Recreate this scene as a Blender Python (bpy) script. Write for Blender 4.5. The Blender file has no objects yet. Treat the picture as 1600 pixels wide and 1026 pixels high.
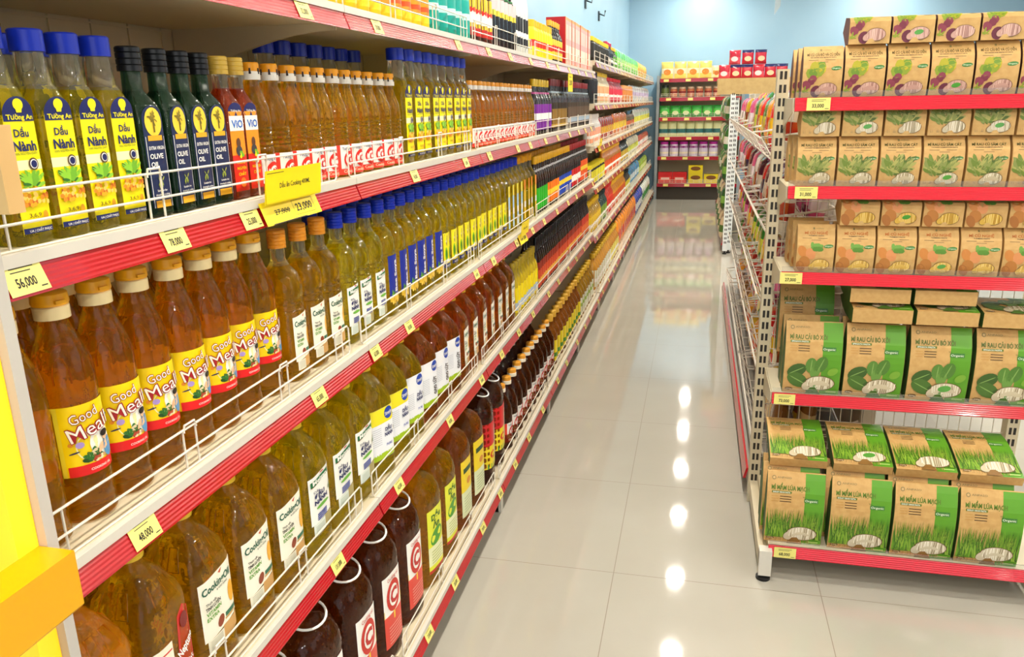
import bpy, math, random
from mathutils import Vector, Matrix
random.seed(7)
SC = bpy.context.scene
COL = SC.collection
PI = math.pi
# ------------------------------------------------------------------ camera, world, exposure
CAM = Vector((0.6506, 0.0, 1.3894))
PITCH, YAW, ROLL, FPX = -0.2793, 0.2319, -0.0185, 1227.14
fw = Vector((-math.sin(YAW)*math.cos(PITCH), math.cos(YAW)*math.cos(PITCH), math.sin(PITCH)))
rt = Vector((math.cos(YAW), math.sin(YAW), 0)); up = rt.cross(fw)
R_ = math.cos(ROLL)*rt + math.sin(ROLL)*up
U_ = -math.sin(ROLL)*rt + math.cos(ROLL)*up
cd = bpy.data.cameras.new('camera'); cam = bpy.data.objects.new('camera', cd); COL.objects.link(cam)
m4 = Matrix(((R_.x, U_.x, -fw.x, CAM.x), (R_.y, U_.y, -fw.y, CAM.y), (R_.z, U_.z, -fw.z, CAM.z), (0, 0, 0, 1)))
cam.matrix_world = m4
cd.sensor_width = 36; cd.lens = 36*FPX/1600; cd.clip_start = 0.02; cd.clip_end = 60
SC.camera = cam
SC.cycles.transparent_max_bounces = 28
SC.view_settings.view_transform = 'Standard'; SC.view_settings.look = 'None'
SC.view_settings.exposure = -0.12; SC.view_settings.gamma = 1.0
try: SC.view_settings.use_curve_mapping = False
except Exception: pass
w = bpy.data.worlds.new('daylight'); SC.world = w; w.use_nodes = True
w.node_tree.nodes['Background'].inputs[0].default_value = (0.86, 0.93, 1.0, 1)
w.node_tree.nodes['Background'].inputs[1].default_value = 0.27
CEIL = 3.0
def area(name, loc, sx, sy, power, col=(1, .97, .92), rot=(0, 0, 0)):
    l = bpy.data.lights.new(name, 'AREA'); l.shape = 'RECTANGLE'; l.size = sx; l.size_y = sy
    l.energy = power; l.color = col
    o = bpy.data.objects.new(name, l); COL.objects.link(o); o.location = loc; o.rotation_euler = rot
    return o
# fill lights added behind the camera and at the right to brighten shelf fronts
area('front_fill_light', (2.2, -2.9, 1.7), 5.0, 2.4, 42, (.96, .98, 1), (math.radians(82), 0, 0))
area('side_fill_light', (5.1, 4.0, 1.9), 7.0, 1.8, 40, (.96, .98, 1), (math.radians(90), 0, math.radians(90)))

# ------------------------------------------------------------------ materials
MATS = {}
def hexc(h):
    h = h.lstrip('#'); c = [int(h[i:i+2], 16)/255 for i in (0, 2, 4)]
    return tuple(x/12.92 if x <= .04045 else ((x+.055)/1.055)**2.4 for x in c) + (1,)
def mat(h, rough=.45, metal=0, trans=0, emit=0, coat=0, ior=1.45, name=None, alpha=1):
    key = (h, rough, metal, trans, emit, coat, ior, alpha)
    if key in MATS: return MATS[key]
    m = bpy.data.materials.new(name or ('mat_'+h.strip('#'))); m.use_nodes = True
    b = m.node_tree.nodes['Principled BSDF']; I = b.inputs
    I['Base Color'].default_value = hexc(h); I['Roughness'].default_value = rough; I['Metallic'].default_value = metal
    I['Transmission Weight'].default_value = trans; I['IOR'].default_value = ior; I['Coat Weight'].default_value = coat
    I['Alpha'].default_value = alpha
    if emit: I['Emission Color'].default_value = hexc(h); I['Emission Strength'].default_value = emit
    MATS[key] = m
    return m
def L(h): return mat(h, .38)                     # printed paper / film
def P(h, r=.3): return mat(h, r)                 # plastic
def oil(h, t=.93):
    m = mat(h, .035, trans=t, ior=1.4, name='oil_'+h.strip('#'))
    if len(m.node_tree.nodes) < 4:      # moulded plastic: fine dents that break up the light
        nt = m.node_tree; tc = nt.nodes.new('ShaderNodeTexCoord'); n = nt.nodes.new('ShaderNodeTexNoise'); n.inputs['Scale'].default_value = 34; n.inputs['Detail'].default_value = 2.5
        bp = nt.nodes.new('ShaderNodeBump'); bp.inputs['Strength'].default_value = .42; bp.inputs['Distance'].default_value = .009
        nt.links.new(tc.outputs['Object'], n.inputs['Vector']); nt.links.new(n.outputs[0], bp.inputs['Height']); nt.links.new(bp.outputs[0], nt.nodes['Principled BSDF'].inputs['Normal'])
        # part of the light goes straight through the thin clear wall and the liquid
        tr = nt.nodes.new('ShaderNodeBsdfTransparent'); c = hexc(h); tr.inputs[0].default_value = tuple(x**.4 for x in c[:3])+(1,)
        mx = nt.nodes.new('ShaderNodeMixShader'); mx.inputs[0].default_value = .2
        nt.links.new(nt.nodes['Principled BSDF'].outputs[0], mx.inputs[1]); nt.links.new(tr.outputs[0], mx.inputs[2])
        nt.links.new(mx.outputs[0], nt.nodes['Material Output'].inputs['Surface'])
    return m
def foil(h): return mat(h, .22, coat=.6)
WHITE = mat('#d3cec2', .35); CREAM = mat('#d2c6a8', .42); WIRE = mat('#dcd5c6', .3)
def noise_mat(name, c1, c2, scale, rough=.5, bump=0):
    m = bpy.data.materials.new(name); m.use_nodes = True; nt = m.node_tree; b = nt.nodes['Principled BSDF']
    tc = nt.nodes.new('ShaderNodeTexCoord'); n = nt.nodes.new('ShaderNodeTexNoise'); n.inputs['Scale'].default_value = scale
    r = nt.nodes.new('ShaderNodeValToRGB'); r.color_ramp.elements[0].color = hexc(c1); r.color_ramp.elements[1].color = hexc(c2)
    r.color_ramp.elements[0].position = .35; r.color_ramp.elements[1].position = .65
    nt.links.new(tc.outputs['Object'], n.inputs['Vector']); nt.links.new(n.outputs[0], r.inputs[0]); nt.links.new(r.outputs[0], b.inputs['Base Color'])
    b.inputs['Roughness'].default_value = rough
    if bump:
        bp = nt.nodes.new('ShaderNodeBump'); bp.inputs['Strength'].default_value = bump
        nt.links.new(n.outputs[0], bp.inputs['Height']); nt.links.new(bp.outputs[0], b.inputs['Normal'])
    return m
KRAFT = noise_mat('kraft_paper', '#c79c5c', '#cfa666', 60, .6)
KRAFT_SIDE = noise_mat('kraft_side', '#4f2014', '#5a2818', 30, .6)
KRAFT_GREEN = noise_mat('kraft_green_side', '#3c5a22', '#48682a', 30, .6)
CARD = noise_mat('cardboard', '#b79a62', '#c2a56c', 25, .7)
PINE = noise_mat('pale_wood', '#c9a062', '#d2ac70', 6, .5)

# ------------------------------------------------------------------ mesh builder
class MB:
    def __init__(s): s.v = []; s.f = []; s.m = []; s.mats = []
    def mi(s, m):
        if m not in s.mats: s.mats.append(m)
        return s.mats.index(m)
    def poly(s, pts, m, faces=None):
        o = len(s.v); s.v += [tuple(p) for p in pts]; k = s.mi(m)
        for f in (faces or [range(len(pts))]): s.f.append([o+i for i in f]); s.m.append(k)
    def box(s, x0, x1, y0, y1, z0, z1, m):
        p = [(x, y, z) for z in (z0, z1) for y in (y0, y1) for x in (x0, x1)]
        s.poly(p, m, [(0, 2, 3, 1), (4, 5, 7, 6), (0, 1, 5, 4), (2, 6, 7, 3), (0, 4, 6, 2), (1, 3, 7, 5)])
    def hexa(s, p, m):   # 8 points: bottom 4 loop, top 4 loop
        s.poly(p, m, [(3, 2, 1, 0), (4, 5, 6, 7), (0, 1, 5, 4), (1, 2, 6, 5), (2, 3, 7, 6), (3, 0, 4, 7)])
    def tube(s, pts, r, m, n=6, closed=False):
        pts = [Vector(p) for p in pts]; N = len(pts); rings = []
        for i, p in enumerate(pts):
            a = pts[(i-1) % N] if (i or closed) else p; b = pts[(i+1) % N] if (i < N-1 or closed) else p
            d = (b-a).normalized(); u = d.orthogonal().normalized()
            ref = Vector((0, 0, 1)) if abs(d.z) < .9 else Vector((1, 0, 0))
            u = d.cross(ref).normalized(); v2 = d.cross(u)
            rings.append([p+r*(math.cos(2*PI*k/n)*u+math.sin(2*PI*k/n)*v2) for k in range(n)])
        o = len(s.v); k = s.mi(m)
        for rg in rings: s.v += [tuple(q) for q in rg]
        for i in range(N if closed else N-1):
            j = (i+1) % N
            for q in range(n):
                s.f.append([o+i*n+q, o+i*n+(q+1) % n, o+j*n+(q+1) % n, o+j*n+q]); s.m.append(k)
        if not closed:
            s.f.append([o+q for q in range(n)][::-1]); s.m.append(k); s.f.append([o+(N-1)*n+q for q in range(n)]); s.m.append(k)
    def loft(s, secs, mfn, n=24, cx=0, cy=0, mod=None):
        """secs: (z, rx, ry, e); x is depth (front +x), y is width"""
        o = len(s.v)
        for (z, rx, ry, e) in secs:
            for k in range(n):
                t = 2*PI*k/n; c, si = math.cos(t), math.sin(t)
                x = rx*math.copysign(abs(c)**(2/e), c); y = ry*math.copysign(abs(si)**(2/e), si)
                if mod: g = mod(z, t); x *= g; y *= g
                s.v.append((cx+x, cy+y, z))
        for i in range(len(secs)-1):
            m = mfn((secs[i][0]+secs[i+1][0])/2) if callable(mfn) else mfn
            k0 = s.mi(m)
            for q in range(n):
                s.f.append([o+i*n+q, o+i*n+(q+1) % n, o+(i+1)*n+(q+1) % n, o+(i+1)*n+q]); s.m.append(k0)
        m = mfn(secs[0][0]) if callable(mfn) else mfn
        s.f.append([o+q for q in range(n)][::-1]); s.m.append(s.mi(m))
        m = mfn(secs[-1][0]) if callable(mfn) else mfn
        s.f.append([o+(len(secs)-1)*n+q for q in range(n)]); s.m.append(s.mi(m))
    def mesh(s, name, smooth=35):
        me = bpy.data.meshes.new(name); me.from_pydata(s.v, [], s.f)
        for m in s.mats: me.materials.append(m)
        me.polygons.foreach_set('material_index', s.m)
        if smooth:
            me.polygons.foreach_set('use_smooth', [True]*len(me.polygons))
            me.set_sharp_from_angle(angle=math.radians(smooth))
        me.update()
        return me
    def build(s, name, parent=None, smooth=35):
        o = bpy.data.objects.new(name, s.mesh(name, smooth)); COL.objects.link(o)
        if parent: o.parent = parent
        return o
def tag(o, label, cat, group=None):
    o['label'] = label; o['category'] = cat
    if group: o['group'] = group
    return o
def struct(o): o['kind'] = 'structure'; return o
def empty(name, loc=(0, 0, 0), rz=0):
    o = bpy.data.objects.new(name, None); COL.objects.link(o); o.location = loc; o.rotation_euler = (0, 0, rz); o.empty_display_size = .02
    return o
KIDS = {}
def kids(o):
    return KIDS.get(o.name, [])
def adopt(root):
    """remember a prototype's tree, so that copying needs no scene search"""
    ch = [c for c in COL.objects if c.parent == root]
    KIDS[root.name] = ch
    for c in ch: adopt(c)
def copy_tree(o, parent=None):
    c = o.copy(); COL.objects.link(c)
    if parent: c.parent = parent
    for ch in kids(o): copy_tree(ch, c)
    return c
USED = set()
def place(proto, loc, rot, label, group):
    if proto.name not in KIDS and proto.name not in USED: adopt(proto)
    if proto.name in USED: o = copy_tree(proto)
    else: o = proto; USED.add(proto.name)
    o.location = loc; o.rotation_euler = rot
    o['label'] = label; o['group'] = group
    return o
ORD = ('first second third fourth fifth sixth seventh eighth ninth tenth eleventh twelfth thirteenth fourteenth fifteenth sixteenth '
       'seventeenth eighteenth nineteenth twentieth twenty-first twenty-second twenty-third twenty-fourth twenty-fifth twenty-sixth '
       'twenty-seventh twenty-eighth twenty-ninth thirtieth').split()

# ------------------------------------------------------------------ lettering and label art
TXT = {}
def text2d(s, bold=0):
    k = (s, bold)
    if k in TXT: return TXT[k]
    c = bpy.data.curves.new('lettering', 'FONT'); c.body = s; c.resolution_u = 2; c.offset = bold
    o = bpy.data.objects.new('lettering', c); COL.objects.link(o)
    bpy.context.view_layer.update(); dg = bpy.context.evaluated_depsgraph_get()
    e = o.evaluated_get(dg); m = e.to_mesh()
    vs = [(v.co.x, v.co.y) for v in m.vertices]; fs = [tuple(p.vertices) for p in m.polygons]
    e.to_mesh_clear(); bpy.data.objects.remove(o); bpy.data.curves.remove(c)
    x0 = min(v[0] for v in vs); x1 = max(v[0] for v in vs)
    vs = [(x-(x0+x1)/2, y) for x, y in vs]
    TXT[k] = (vs, fs, x1-x0); return TXT[k]
class Art:
    """flat artwork in (u right, v up) metres; baked onto a surface by fn(u, v, off)"""
    def __init__(s): s.e = []; s.lv = 0
    def rect(s, u0, v0, u1, v1, c, nu=6, nv=1):
        pts = []; fs = []
        for j in range(nv+1):
            for i in range(nu+1): pts.append((u0+(u1-u0)*i/nu, v0+(v1-v0)*j/nv))
        for j in range(nv):
            for i in range(nu): a = j*(nu+1)+i; fs.append((a, a+1, a+nu+2, a+nu+1))
        s.e.append((pts, fs, c, s.lv)); return s
    def up(s): s.lv += 1; return s
    def ell(s, cu, cv, ru, rv, c, n=14, rot=0):
        p = [(cu, cv)]+[(cu+ru*math.cos(2*PI*k/n)*math.cos(rot)-rv*math.sin(2*PI*k/n)*math.sin(rot),
              cv+ru*math.cos(2*PI*k/n)*math.sin(rot)+rv*math.sin(2*PI*k/n)*math.cos(rot)) for k in range(n)]
        s.e.append((p, [(0, k+1, (k+1) % n+1) for k in range(n)], c, s.lv)); return s
    def dome(s, cu, cv, ru, rv, c, n=12):
        s.e.append(([(cu, cv)]+[(cu+ru*math.cos(PI*k/n), cv+rv*math.sin(PI*k/n)) for k in range(n+1)], [(0, k+1, k+2) for k in range(n)], c, s.lv)); return s
    def quad(s, p, c, nu=8):
        a, b, d, e = p; pts = [(a[0]+(b[0]-a[0])*i/nu, a[1]+(b[1]-a[1])*i/nu) for i in range(nu+1)]+[(e[0]+(d[0]-e[0])*i/nu, e[1]+(d[1]-e[1])*i/nu) for i in range(nu+1)]
        s.e.append((pts, [(i, i+1, nu+2+i, nu+1+i) for i in range(nu)], c, s.lv)); return s
    def poly(s, pts, c): s.e.append((pts, [tuple(range(len(pts)))], c, s.lv)); return s
    def txt(s, t, cu, cv, h, c, w=None, rot=0, bold=.01, shear=0):
        vs, fs, wd = text2d(t, bold); k = h/.73; kx = k if w is None else w/wd
        p = []
        for x, y in vs:
            X = x*kx+shear*y*k; Y = (y-.36)*k
            p.append((cu+X*math.cos(rot)-Y*math.sin(rot), cv+X*math.sin(rot)+Y*math.cos(rot)))
        s.e.append((p, fs, c, s.lv)); return s
    def bake(s, mb, fn):
        for i_, (pts, fs, c, lv) in enumerate(s.e):
            mb.poly([fn(u, v, .0006+.00035*lv+.000004*(i_ % 80)) for u, v in pts], c if not isinstance(c, str) else L(c), fs)
        return mb
def sec_at(secs, v):
    for a, b in zip(secs, secs[1:]):
        if a[0] <= v <= b[0]:
            t = (v-a[0])/max(1e-9, b[0]-a[0]); return [a[i]+(b[i]-a[i])*t for i in range(4)]
    return secs[0] if v < secs[0][0] else secs[-1]
def wrap(secs, big=None):
    """surface of a lofted body; label stays on the widest section unless big is None"""
    def fn(u, v, off):
        z, rx, ry, e = sec_at(secs, big if big is not None else v)
        if e <= 2.05: a = u/ry; return ((rx+off)*math.cos(a), (ry+off)*math.sin(a), v)
        q = min(.999, abs(u)/ry); return (rx*(1-q**e)**(1/e)+off, u, v)
    return fn
def flat(x):
    return lambda u, v, off: (x+off, u, v)

# ------------------------------------------------------------------ the room
TILE, TX, TY = 0.6, 0.456, 2.1209
def floor_material():
    m = bpy.data.materials.new('polished_floor_tile'); m.use_nodes = True; nt = m.node_tree; N = nt.nodes; LK = nt.links
    b = N['Principled BSDF']; geo = N.new('ShaderNodeNewGeometry'); sp = N.new('ShaderNodeSeparateXYZ'); LK.new(geo.outputs['Position'], sp.inputs[0])
    outs = []
    for ax, off in ((0, TX), (1, TY)):
        a = N.new('ShaderNodeMath'); a.operation = 'SUBTRACT'; LK.new(sp.outputs[ax], a.inputs[0]); a.inputs[1].default_value = off-60
        d = N.new('ShaderNodeMath'); d.operation = 'MODULO'; LK.new(a.outputs[0], d.inputs[0]); d.inputs[1].default_value = TILE
        e = N.new('ShaderNodeMath'); e.operation = 'PINGPONG'; LK.new(a.outputs[0], e.inputs[0]); e.inputs[1].default_value = TILE/2
        g = N.new('ShaderNodeMath'); g.operation = 'LESS_THAN'; LK.new(e.outputs[0], g.inputs[0]); g.inputs[1].default_value = .0011
        outs.append((g, a))
    mx = N.new('ShaderNodeMath'); mx.operation = 'MAXIMUM'; LK.new(outs[0][0].outputs[0], mx.inputs[0]); LK.new(outs[1][0].outputs[0], mx.inputs[1])
    ns = N.new('ShaderNodeTexNoise'); ns.inputs['Scale'].default_value = 3.5; ns.inputs['Detail'].default_value = 6; LK.new(geo.outputs['Position'], ns.inputs['Vector'])
    rp = N.new('ShaderNodeValToRGB'); rp.color_ramp.elements[0].color = hexc('#aca79a'); rp.color_ramp.elements[1].color = hexc('#b6b2a6'); LK.new(ns.outputs[0], rp.inputs[0])
    mix = N.new('ShaderNodeMix'); mix.data_type = 'RGBA'; LK.new(mx.outputs[0], mix.inputs[0]); LK.new(rp.outputs[0], mix.inputs[6]); mix.inputs[7].default_value = hexc('#7d7160')
    LK.new(mix.outputs[2], b.inputs['Base Color'])
    r2 = N.new('ShaderNodeMath'); r2.operation = 'MULTIPLY_ADD'; LK.new(mx.outputs[0], r2.inputs[0]); r2.inputs[1].default_value = .5; r2.inputs[2].default_value = .045
    LK.new(r2.outputs[0], b.inputs['Roughness']); b.inputs['IOR'].default_value = 1.62
    n2 = N.new('ShaderNodeTexNoise'); n2.inputs['Scale'].default_value = 5; LK.new(geo.outputs['Position'], n2.inputs['Vector'])
    bp = N.new('ShaderNodeBump'); bp.inputs['Strength'].default_value = .012; bp.inputs['Distance'].default_value = .02; LK.new(n2.outputs[0], bp.inputs['Height']); LK.new(bp.outputs[0], b.inputs['Normal'])
    return m
XW, YB, YF, XR = -0.40, 12.15, -3.2, 5.2
mb = MB(); mb.box(XW, XR, YF, YB, -.05, 0, floor_material()); struct(mb.build('floor', smooth=0))
WALLM = noise_mat('pale_blue_wall_paint', '#94bad2', '#9cc0d6', 1.5, .45)
mb = MB(); mb.box(XW-.1, XW, YF, YB, 0, CEIL, WALLM); struct(mb.build('wall_left', smooth=0))
mb = MB(); mb.box(XW-.1, XR, YB, YB+.1, 0, CEIL, WALLM); struct(mb.build('wall_back', smooth=0))
mb = MB(); mb.box(XW-.1, XR, YF, YB+.1, CEIL, CEIL+.08, mat('#e8e8e4', .7)); struct(mb.build('ceiling', smooth=0))
LAMP = mat('#fff6e8', .4, emit=620); LAMPRIM = mat('#f2f2f2', .3)
for k, y in enumerate((-2.8, -1.6, -.4, 0.8, 2.0, 3.2, 4.42, 5.62, 6.71, 7.9, 9.08, 10.3, 11.55)):  # unseen lamps behind the camera are added to light the near bottles
    for j, x in enumerate((.62, 2.95)):
        e = empty('ceiling_downlight', (x, y, CEIL))
        tag(e, 'round recessed ceiling downlight, %s from the shop front above the %s aisle' % (ORD[k], ('bottle', 'second')[j]), 'ceiling light', 'ceiling downlights')
        r = MB(); r.loft([(-.012, .075, .075, 2), (-.0005, .08, .08, 2)], LAMPRIM, 24); r.build('rim', e)
        r = MB(); r.loft([(-.016, .062, .062, 2), (-.0125, .062, .062, 2)], LAMP, 24); r.build('lamp_lens', e)
# suspended sign plate seen against the back wall
mb = MB(); mb.hexa([(1.268, 7.99, 2.12), (1.315, 7.99, 2.19), (1.315, 8.02, 2.19), (1.268, 8.02, 2.12), (1.268, 7.99, CEIL-.001), (1.315, 7.99, CEIL-.001), (1.315, 8.02, CEIL-.001), (1.268, 8.02, CEIL-.001)], mat('#9fb0b8', .4))
tag(mb.build('hanging_plate', smooth=0), 'narrow grey plate hanging from the ceiling before the blue wall', 'hanging plate')
for (y, z, nm) in ((7.53, 2.24, 'upper'), (8.52, 2.222, 'lower')):
    mb = MB(); mb.box(XW+.0005, XW+.012, y-.035, y+.035, z-.045, z+.045, mat('#22303a', .5)); mb.tube([(XW+.012, y, z+.02), (XW+.06, y, z), (XW+.07, y, z+.05)], .008, mat('#22303a', .5))
    tag(mb.build('wall_hook'), 'small black hook on the blue wall, %s, above the top shelf' % ('the one nearer the camera' if nm == 'upper' else 'the farther one'), 'hook')

# ------------------------------------------------------------------ the long shelving run with its bays
STRIP = mat('#b30418', .2, coat=.6, name='red_clear_price_strip'); STRIPD = STRIP
TAGY = mat('#e9df7e', .5); INK = mat('#26231c', .6)
SIGNY = mat('#f6dc08', .45)
def price_tag_art(u0, w, h, num):
    a = Art(); a.rect(u0-w/2, -h/2, u0+w/2, h/2, TAGY, 1).up()
    for k in range(2): a.rect(u0-w*.3, h*(.32-.12*k), u0+w*(.3-.1*k), h*(.35-.12*k), INK, 1)
    a.txt(num, u0-w*.02, -h*.12, h*.3, INK, w=w*.5, bold=.02); a.rect(u0+w*.28, -h*.38, u0+w*.44, -h*.34, INK, 1)
    return a
def slant(x, z):        # the slanted face of a price strip whose lower outer edge is (x, z)
    dx, dz = -.014, .036; n = Vector((dz, -dx)).normalized(); ln = math.hypot(dx, dz)
    def fn(u, v, off):
        t = (v+ln/2)/ln
        return (x+dx*t+n.x*(off+.0012), u, z+dz*t+n.y*(off+.0012))
    return fn
def shelf(par, zl, xl, y0, y1, xb, tags, thick=.03):
    """a steel shelf with a rolled white lip, its red price strip and price tags"""
    zt = zl+.042
    m = MB(); m.box(xb, xl-.016, y0+.001, y1-.001, zt-thick, zt, CREAM)
    m.box(xl-.0165, xl-.008, y0+.001, y1-.001, zt-.012, zt+.001, WHITE)
    sh = m.build('shelf', par, 0)
    # price strip, ridged profile, swept along y
    n = 7; prof = []
    for i in range(n*2+1):
        t = i/(n*2); b = .0006 if i % 2 else 0
        prof.append((xl-.014*t+b, zl+.036*t+b*.4))
    prof += [(xl-.0165, zl+.036), (xl-.003, zl)]
    m = MB(); N = len(prof)
    pts = [(x, y0+.003, z) for x, z in prof]+[(x, y1-.003, z) for x, z in prof]
    m.poly(pts, STRIP, [(i, (i+1) % N, N+(i+1) % N, N+i) for i in range(N)]+[tuple(range(N))[::-1], tuple(range(N, 2*N))])
    m.build('price_strip', sh, 0)
    for (y, num) in tags:
        y = min(max(y, y0+.03), y1-.03)
        m = MB(); price_tag_art(y, .05, .033, num).bake(m, slant(xl, zl)); m.build('price_tag', sh, 0)
    return sh
def bracket(par, y, zl, xl, xb, s=1, drop=.085):
    """shelf bracket plate, deep at the back and curving up to the lip"""
    zt = zl+.012; P0 = [(xb, zt), (xl-.03, zt), (xl-.03, zt-.012)]
    n = 8
    for i in range(n+1):
        t = i/n; P0.append((xl-.035+(xb+.02-(xl-.035))*t, zt-.012-drop*(t**1.8)))
    P0.append((xb, zt-.012-drop))
    m = MB(); N = len(P0); pts = [(x, y, z) for x, z in P0]+[(x, y+.003*s, z) for x, z in P0]
    m.poly(pts, CREAM, [tuple(range(N)), tuple(range(N, 2*N))[::-1]]+[(i, (i+1) % N, N+(i+1) % N, N+i) for i in range(N)])
    m.build('bracket', par, 0)
XB = -.375
BACKP = mat('#d2c7a8', .5); SLOT = mat('#2b2622', .6)
def bay(y0, y1, levels, base, label, tagset, grp, end=False):
    u = empty('shelving_bay', (0, 0, 0)); tag(u, label, 'shelf unit', grp)
    m = MB(); m.box(XB-.012, XB-.002, y0+.002, y1-.002, .1, levels[0]+.20, BACKP); m.build('back_panel', u, 0)
    m = MB(); n = 9
    for k in range(n): y = y0+.06+(y1-y0-.1)*k/(n-1); m.box(XB-.002, XB+.001, y-.0022, y+.0022, .14, levels[0]+.19, CREAM)
    for k in range(25): z = .16+k*.0625; m.box(XB+.001, XB+.003, y0+.03, y1-.03, z-.0016, z+.0016, CREAM)
    m.build('back_grid', u, 0)
    m = MB(); m.box(XB-.02, XB+.012, y0+.001, y0+.033, .0, levels[0]+.21, CREAM)
    for k in range(31): z = .15+.05*k; m.box(XB+.012, XB+.0126, y0+.008, y0+.013, z, z+.022, SLOT); m.box(XB+.012, XB+.0126, y0+.021, y0+.026, z, z+.022, SLOT)
    m.build('upright', u, 0)
    for li, zl in enumerate(levels):
        shelf(u, zl, 0, y0, y1, XB, tagset.get(li, []))
        bracket(u, y0+.004, zl, 0, XB, 1); bracket(u, y1-.004, zl, 0, XB, -1)
    shelf(u, base, .048, y0, y1, XB, tagset.get(9, []), .045)
    m = MB(); m.box(XB, .02, y0+.004, y0+.03, .0, base+.0, CREAM); m.box(.005, .03, y0+.004, y0+.034, 0, base+.002, WHITE); m.build('base_foot', u, 0)
    return u
LZ = [1.5287, 1.2103, .8635, .5063]; BASE = .09
FZ = [1.600, 1.335, 1.065, .795, .465]
JY = [.615]+[1.4701+.9367*i for i in range(5)]
BT = {0: {0: [(1.30, '32,000')], 1: [(.645, '56,000'), (.886, '78,000'), (1.07, '25,000')], 2: [(1.232, '65,000'), (.75, '48,000')], 3: [(1.2465, '131,000'), (.83, '99,000')], 9: [(1.1, '215,000')]},
      1: {0: [(1.62, '29,000'), (2.2, '31,000')], 1: [(1.80, '45,000'), (2.235, '52,000')], 2: [(1.493, '63,000'), (1.707, '58,000'), (2.31, '61,000')], 3: [(1.582, '142,000'), (1.986, '145,000'), (2.3325, '139,000')], 9: [(1.60, '218,000'), (1.826, '205,000'), (2.124, '199,000'), (2.355, '225,000')]}}
rnd = random.Random(3)
def rtags(y0, y1, n=3):
    return [(y0+(y1-y0)*(k+.3+.4*rnd.random())/n, '%d,000' % rnd.randint(12, 98)) for k in range(n)]
names5 = 'first second third fourth fifth sixth seventh'.split()
for i in range(5):
    ts = BT.get(i) or {k: rtags(JY[i], JY[i+1]) for k in (0, 1, 2, 3, 9)}
    bay(JY[i], JY[i+1], LZ, BASE, 'cream shelving bay with red price strips, %s from the white end panel' % names5[i], ts, 'bays of the near bottle shelving')
FY = [5.25+.94*i for i in range(8)]
for i in range(7):
    ts = {k: rtags(FY[i], FY[i+1]) for k in (0, 1, 2, 3, 4, 9)}
    bay(FY[i], FY[i+1], FZ, BASE, 'cream shelving bay with six closer shelves, %s past the step in heights' % names5[i], ts, 'bays of the far shelving')
# wire fences
def fence_mesh(ln):
    m = MB(); h = .058; r = .0017; c = .006
    out = [(0, c, 0), (0, 0, c), (0, 0, h-c), (0, c, h), (0, ln-c, h), (0, ln, h-c), (0, ln, c), (0, ln-c, 0)]
    m.tube(out, r, WIRE, 6, True); m.tube([(0.001, 0, h*.46), (0.001, ln, h*.46)], r, WIRE, 6)
    k = .03; npair = max(2, int(round(ln/.29)))
    ys = []
    for q in range(npair+1):
        y = ln*q/npair
        if q == 0: ys += [.03]
        elif q == npair: ys += [ln-.03, ln-.06]
        else: ys += [y-.014, y+.014]
    for y in ys: m.tube([(-.001, y, 0), (-.001, y, h)], r*.9, WIRE, 5)
    for q in range(1, npair):    # raised hoops over the pairs
        y = ln*q/npair; m.tube([(.001, y-.014, h-.004), (.001, y-.011, h+.006), (.001, y+.011, h+.006), (.001, y+.014, h-.004)], r, WIRE, 5)
    return m.mesh('wire_fence')
FM = {}
def fence(y0, y1, zt, x, label):
    k = round(y1-y0, 3)
    if k not in FM: FM[k] = fence_mesh(y1-y0)
    o = bpy.data.objects.new('wire_fence', FM[k]); COL.objects.link(o); o.location = (x, y0, zt+.0015)
    tag(o, label, 'wire fence', 'white wire fences along the shelf fronts')
shn = ['top shelf', 'second shelf', 'third shelf', 'fourth shelf', 'bottom shelf']
shf = ['far top shelf', 'far second shelf', 'far third shelf', 'far fourth shelf', 'far fifth shelf', 'far bottom shelf']
for i in range(5):
    for li, zl in enumerate(LZ+[BASE]):
        a = JY[i]+.006 if i == 0 else JY[i]-.006+.003; b = JY[i+1]-.061
        fence(a, b, zl+.042, (0 if li < 4 else .048)-.022, 'white wire fence on the %s, %s bay from the end panel' % (shn[li], names5[i]))
for i in range(7):
    for li, zl in enumerate(FZ+[BASE]):
        fence(FY[i]+.02, FY[i+1]-.04, zl+.042, (0 if li < 5 else .048)-.022, 'white wire fence on the %s, %s bay past the step' % (shf[li], names5[i]))
# end panel, lit column and the gold rail near the camera
mb = MB(); mb.box(-.052, .004, .5995, .6135, 0, 1.50, mat('#bfbab1', .5)); mb.box(XB-.02, -.052, .606, .6135, 0, 1.74, mat('#d8d2c0', .5))

tag(mb.build('shelving_end_board', smooth=0), 'scuffed greyish white panel closing the near end of the bottle shelves', 'panel')
mb = MB(); mb.box(-.30, -.006, .572, .5985, 0, 1.20, mat('#ffc21e', .4, emit=.75)); 
tag(mb.build('lit_column', smooth=0), 'glowing yellow lit column beside the white end panel', 'light box')
mb = MB(); mb.box(-.3, .057, .580, .5985, 1.302, 1.379, PINE)
tag(mb.build('wooden_board', smooth=0), 'pale wooden board fixed across the end of the second shelf', 'board')

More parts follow.
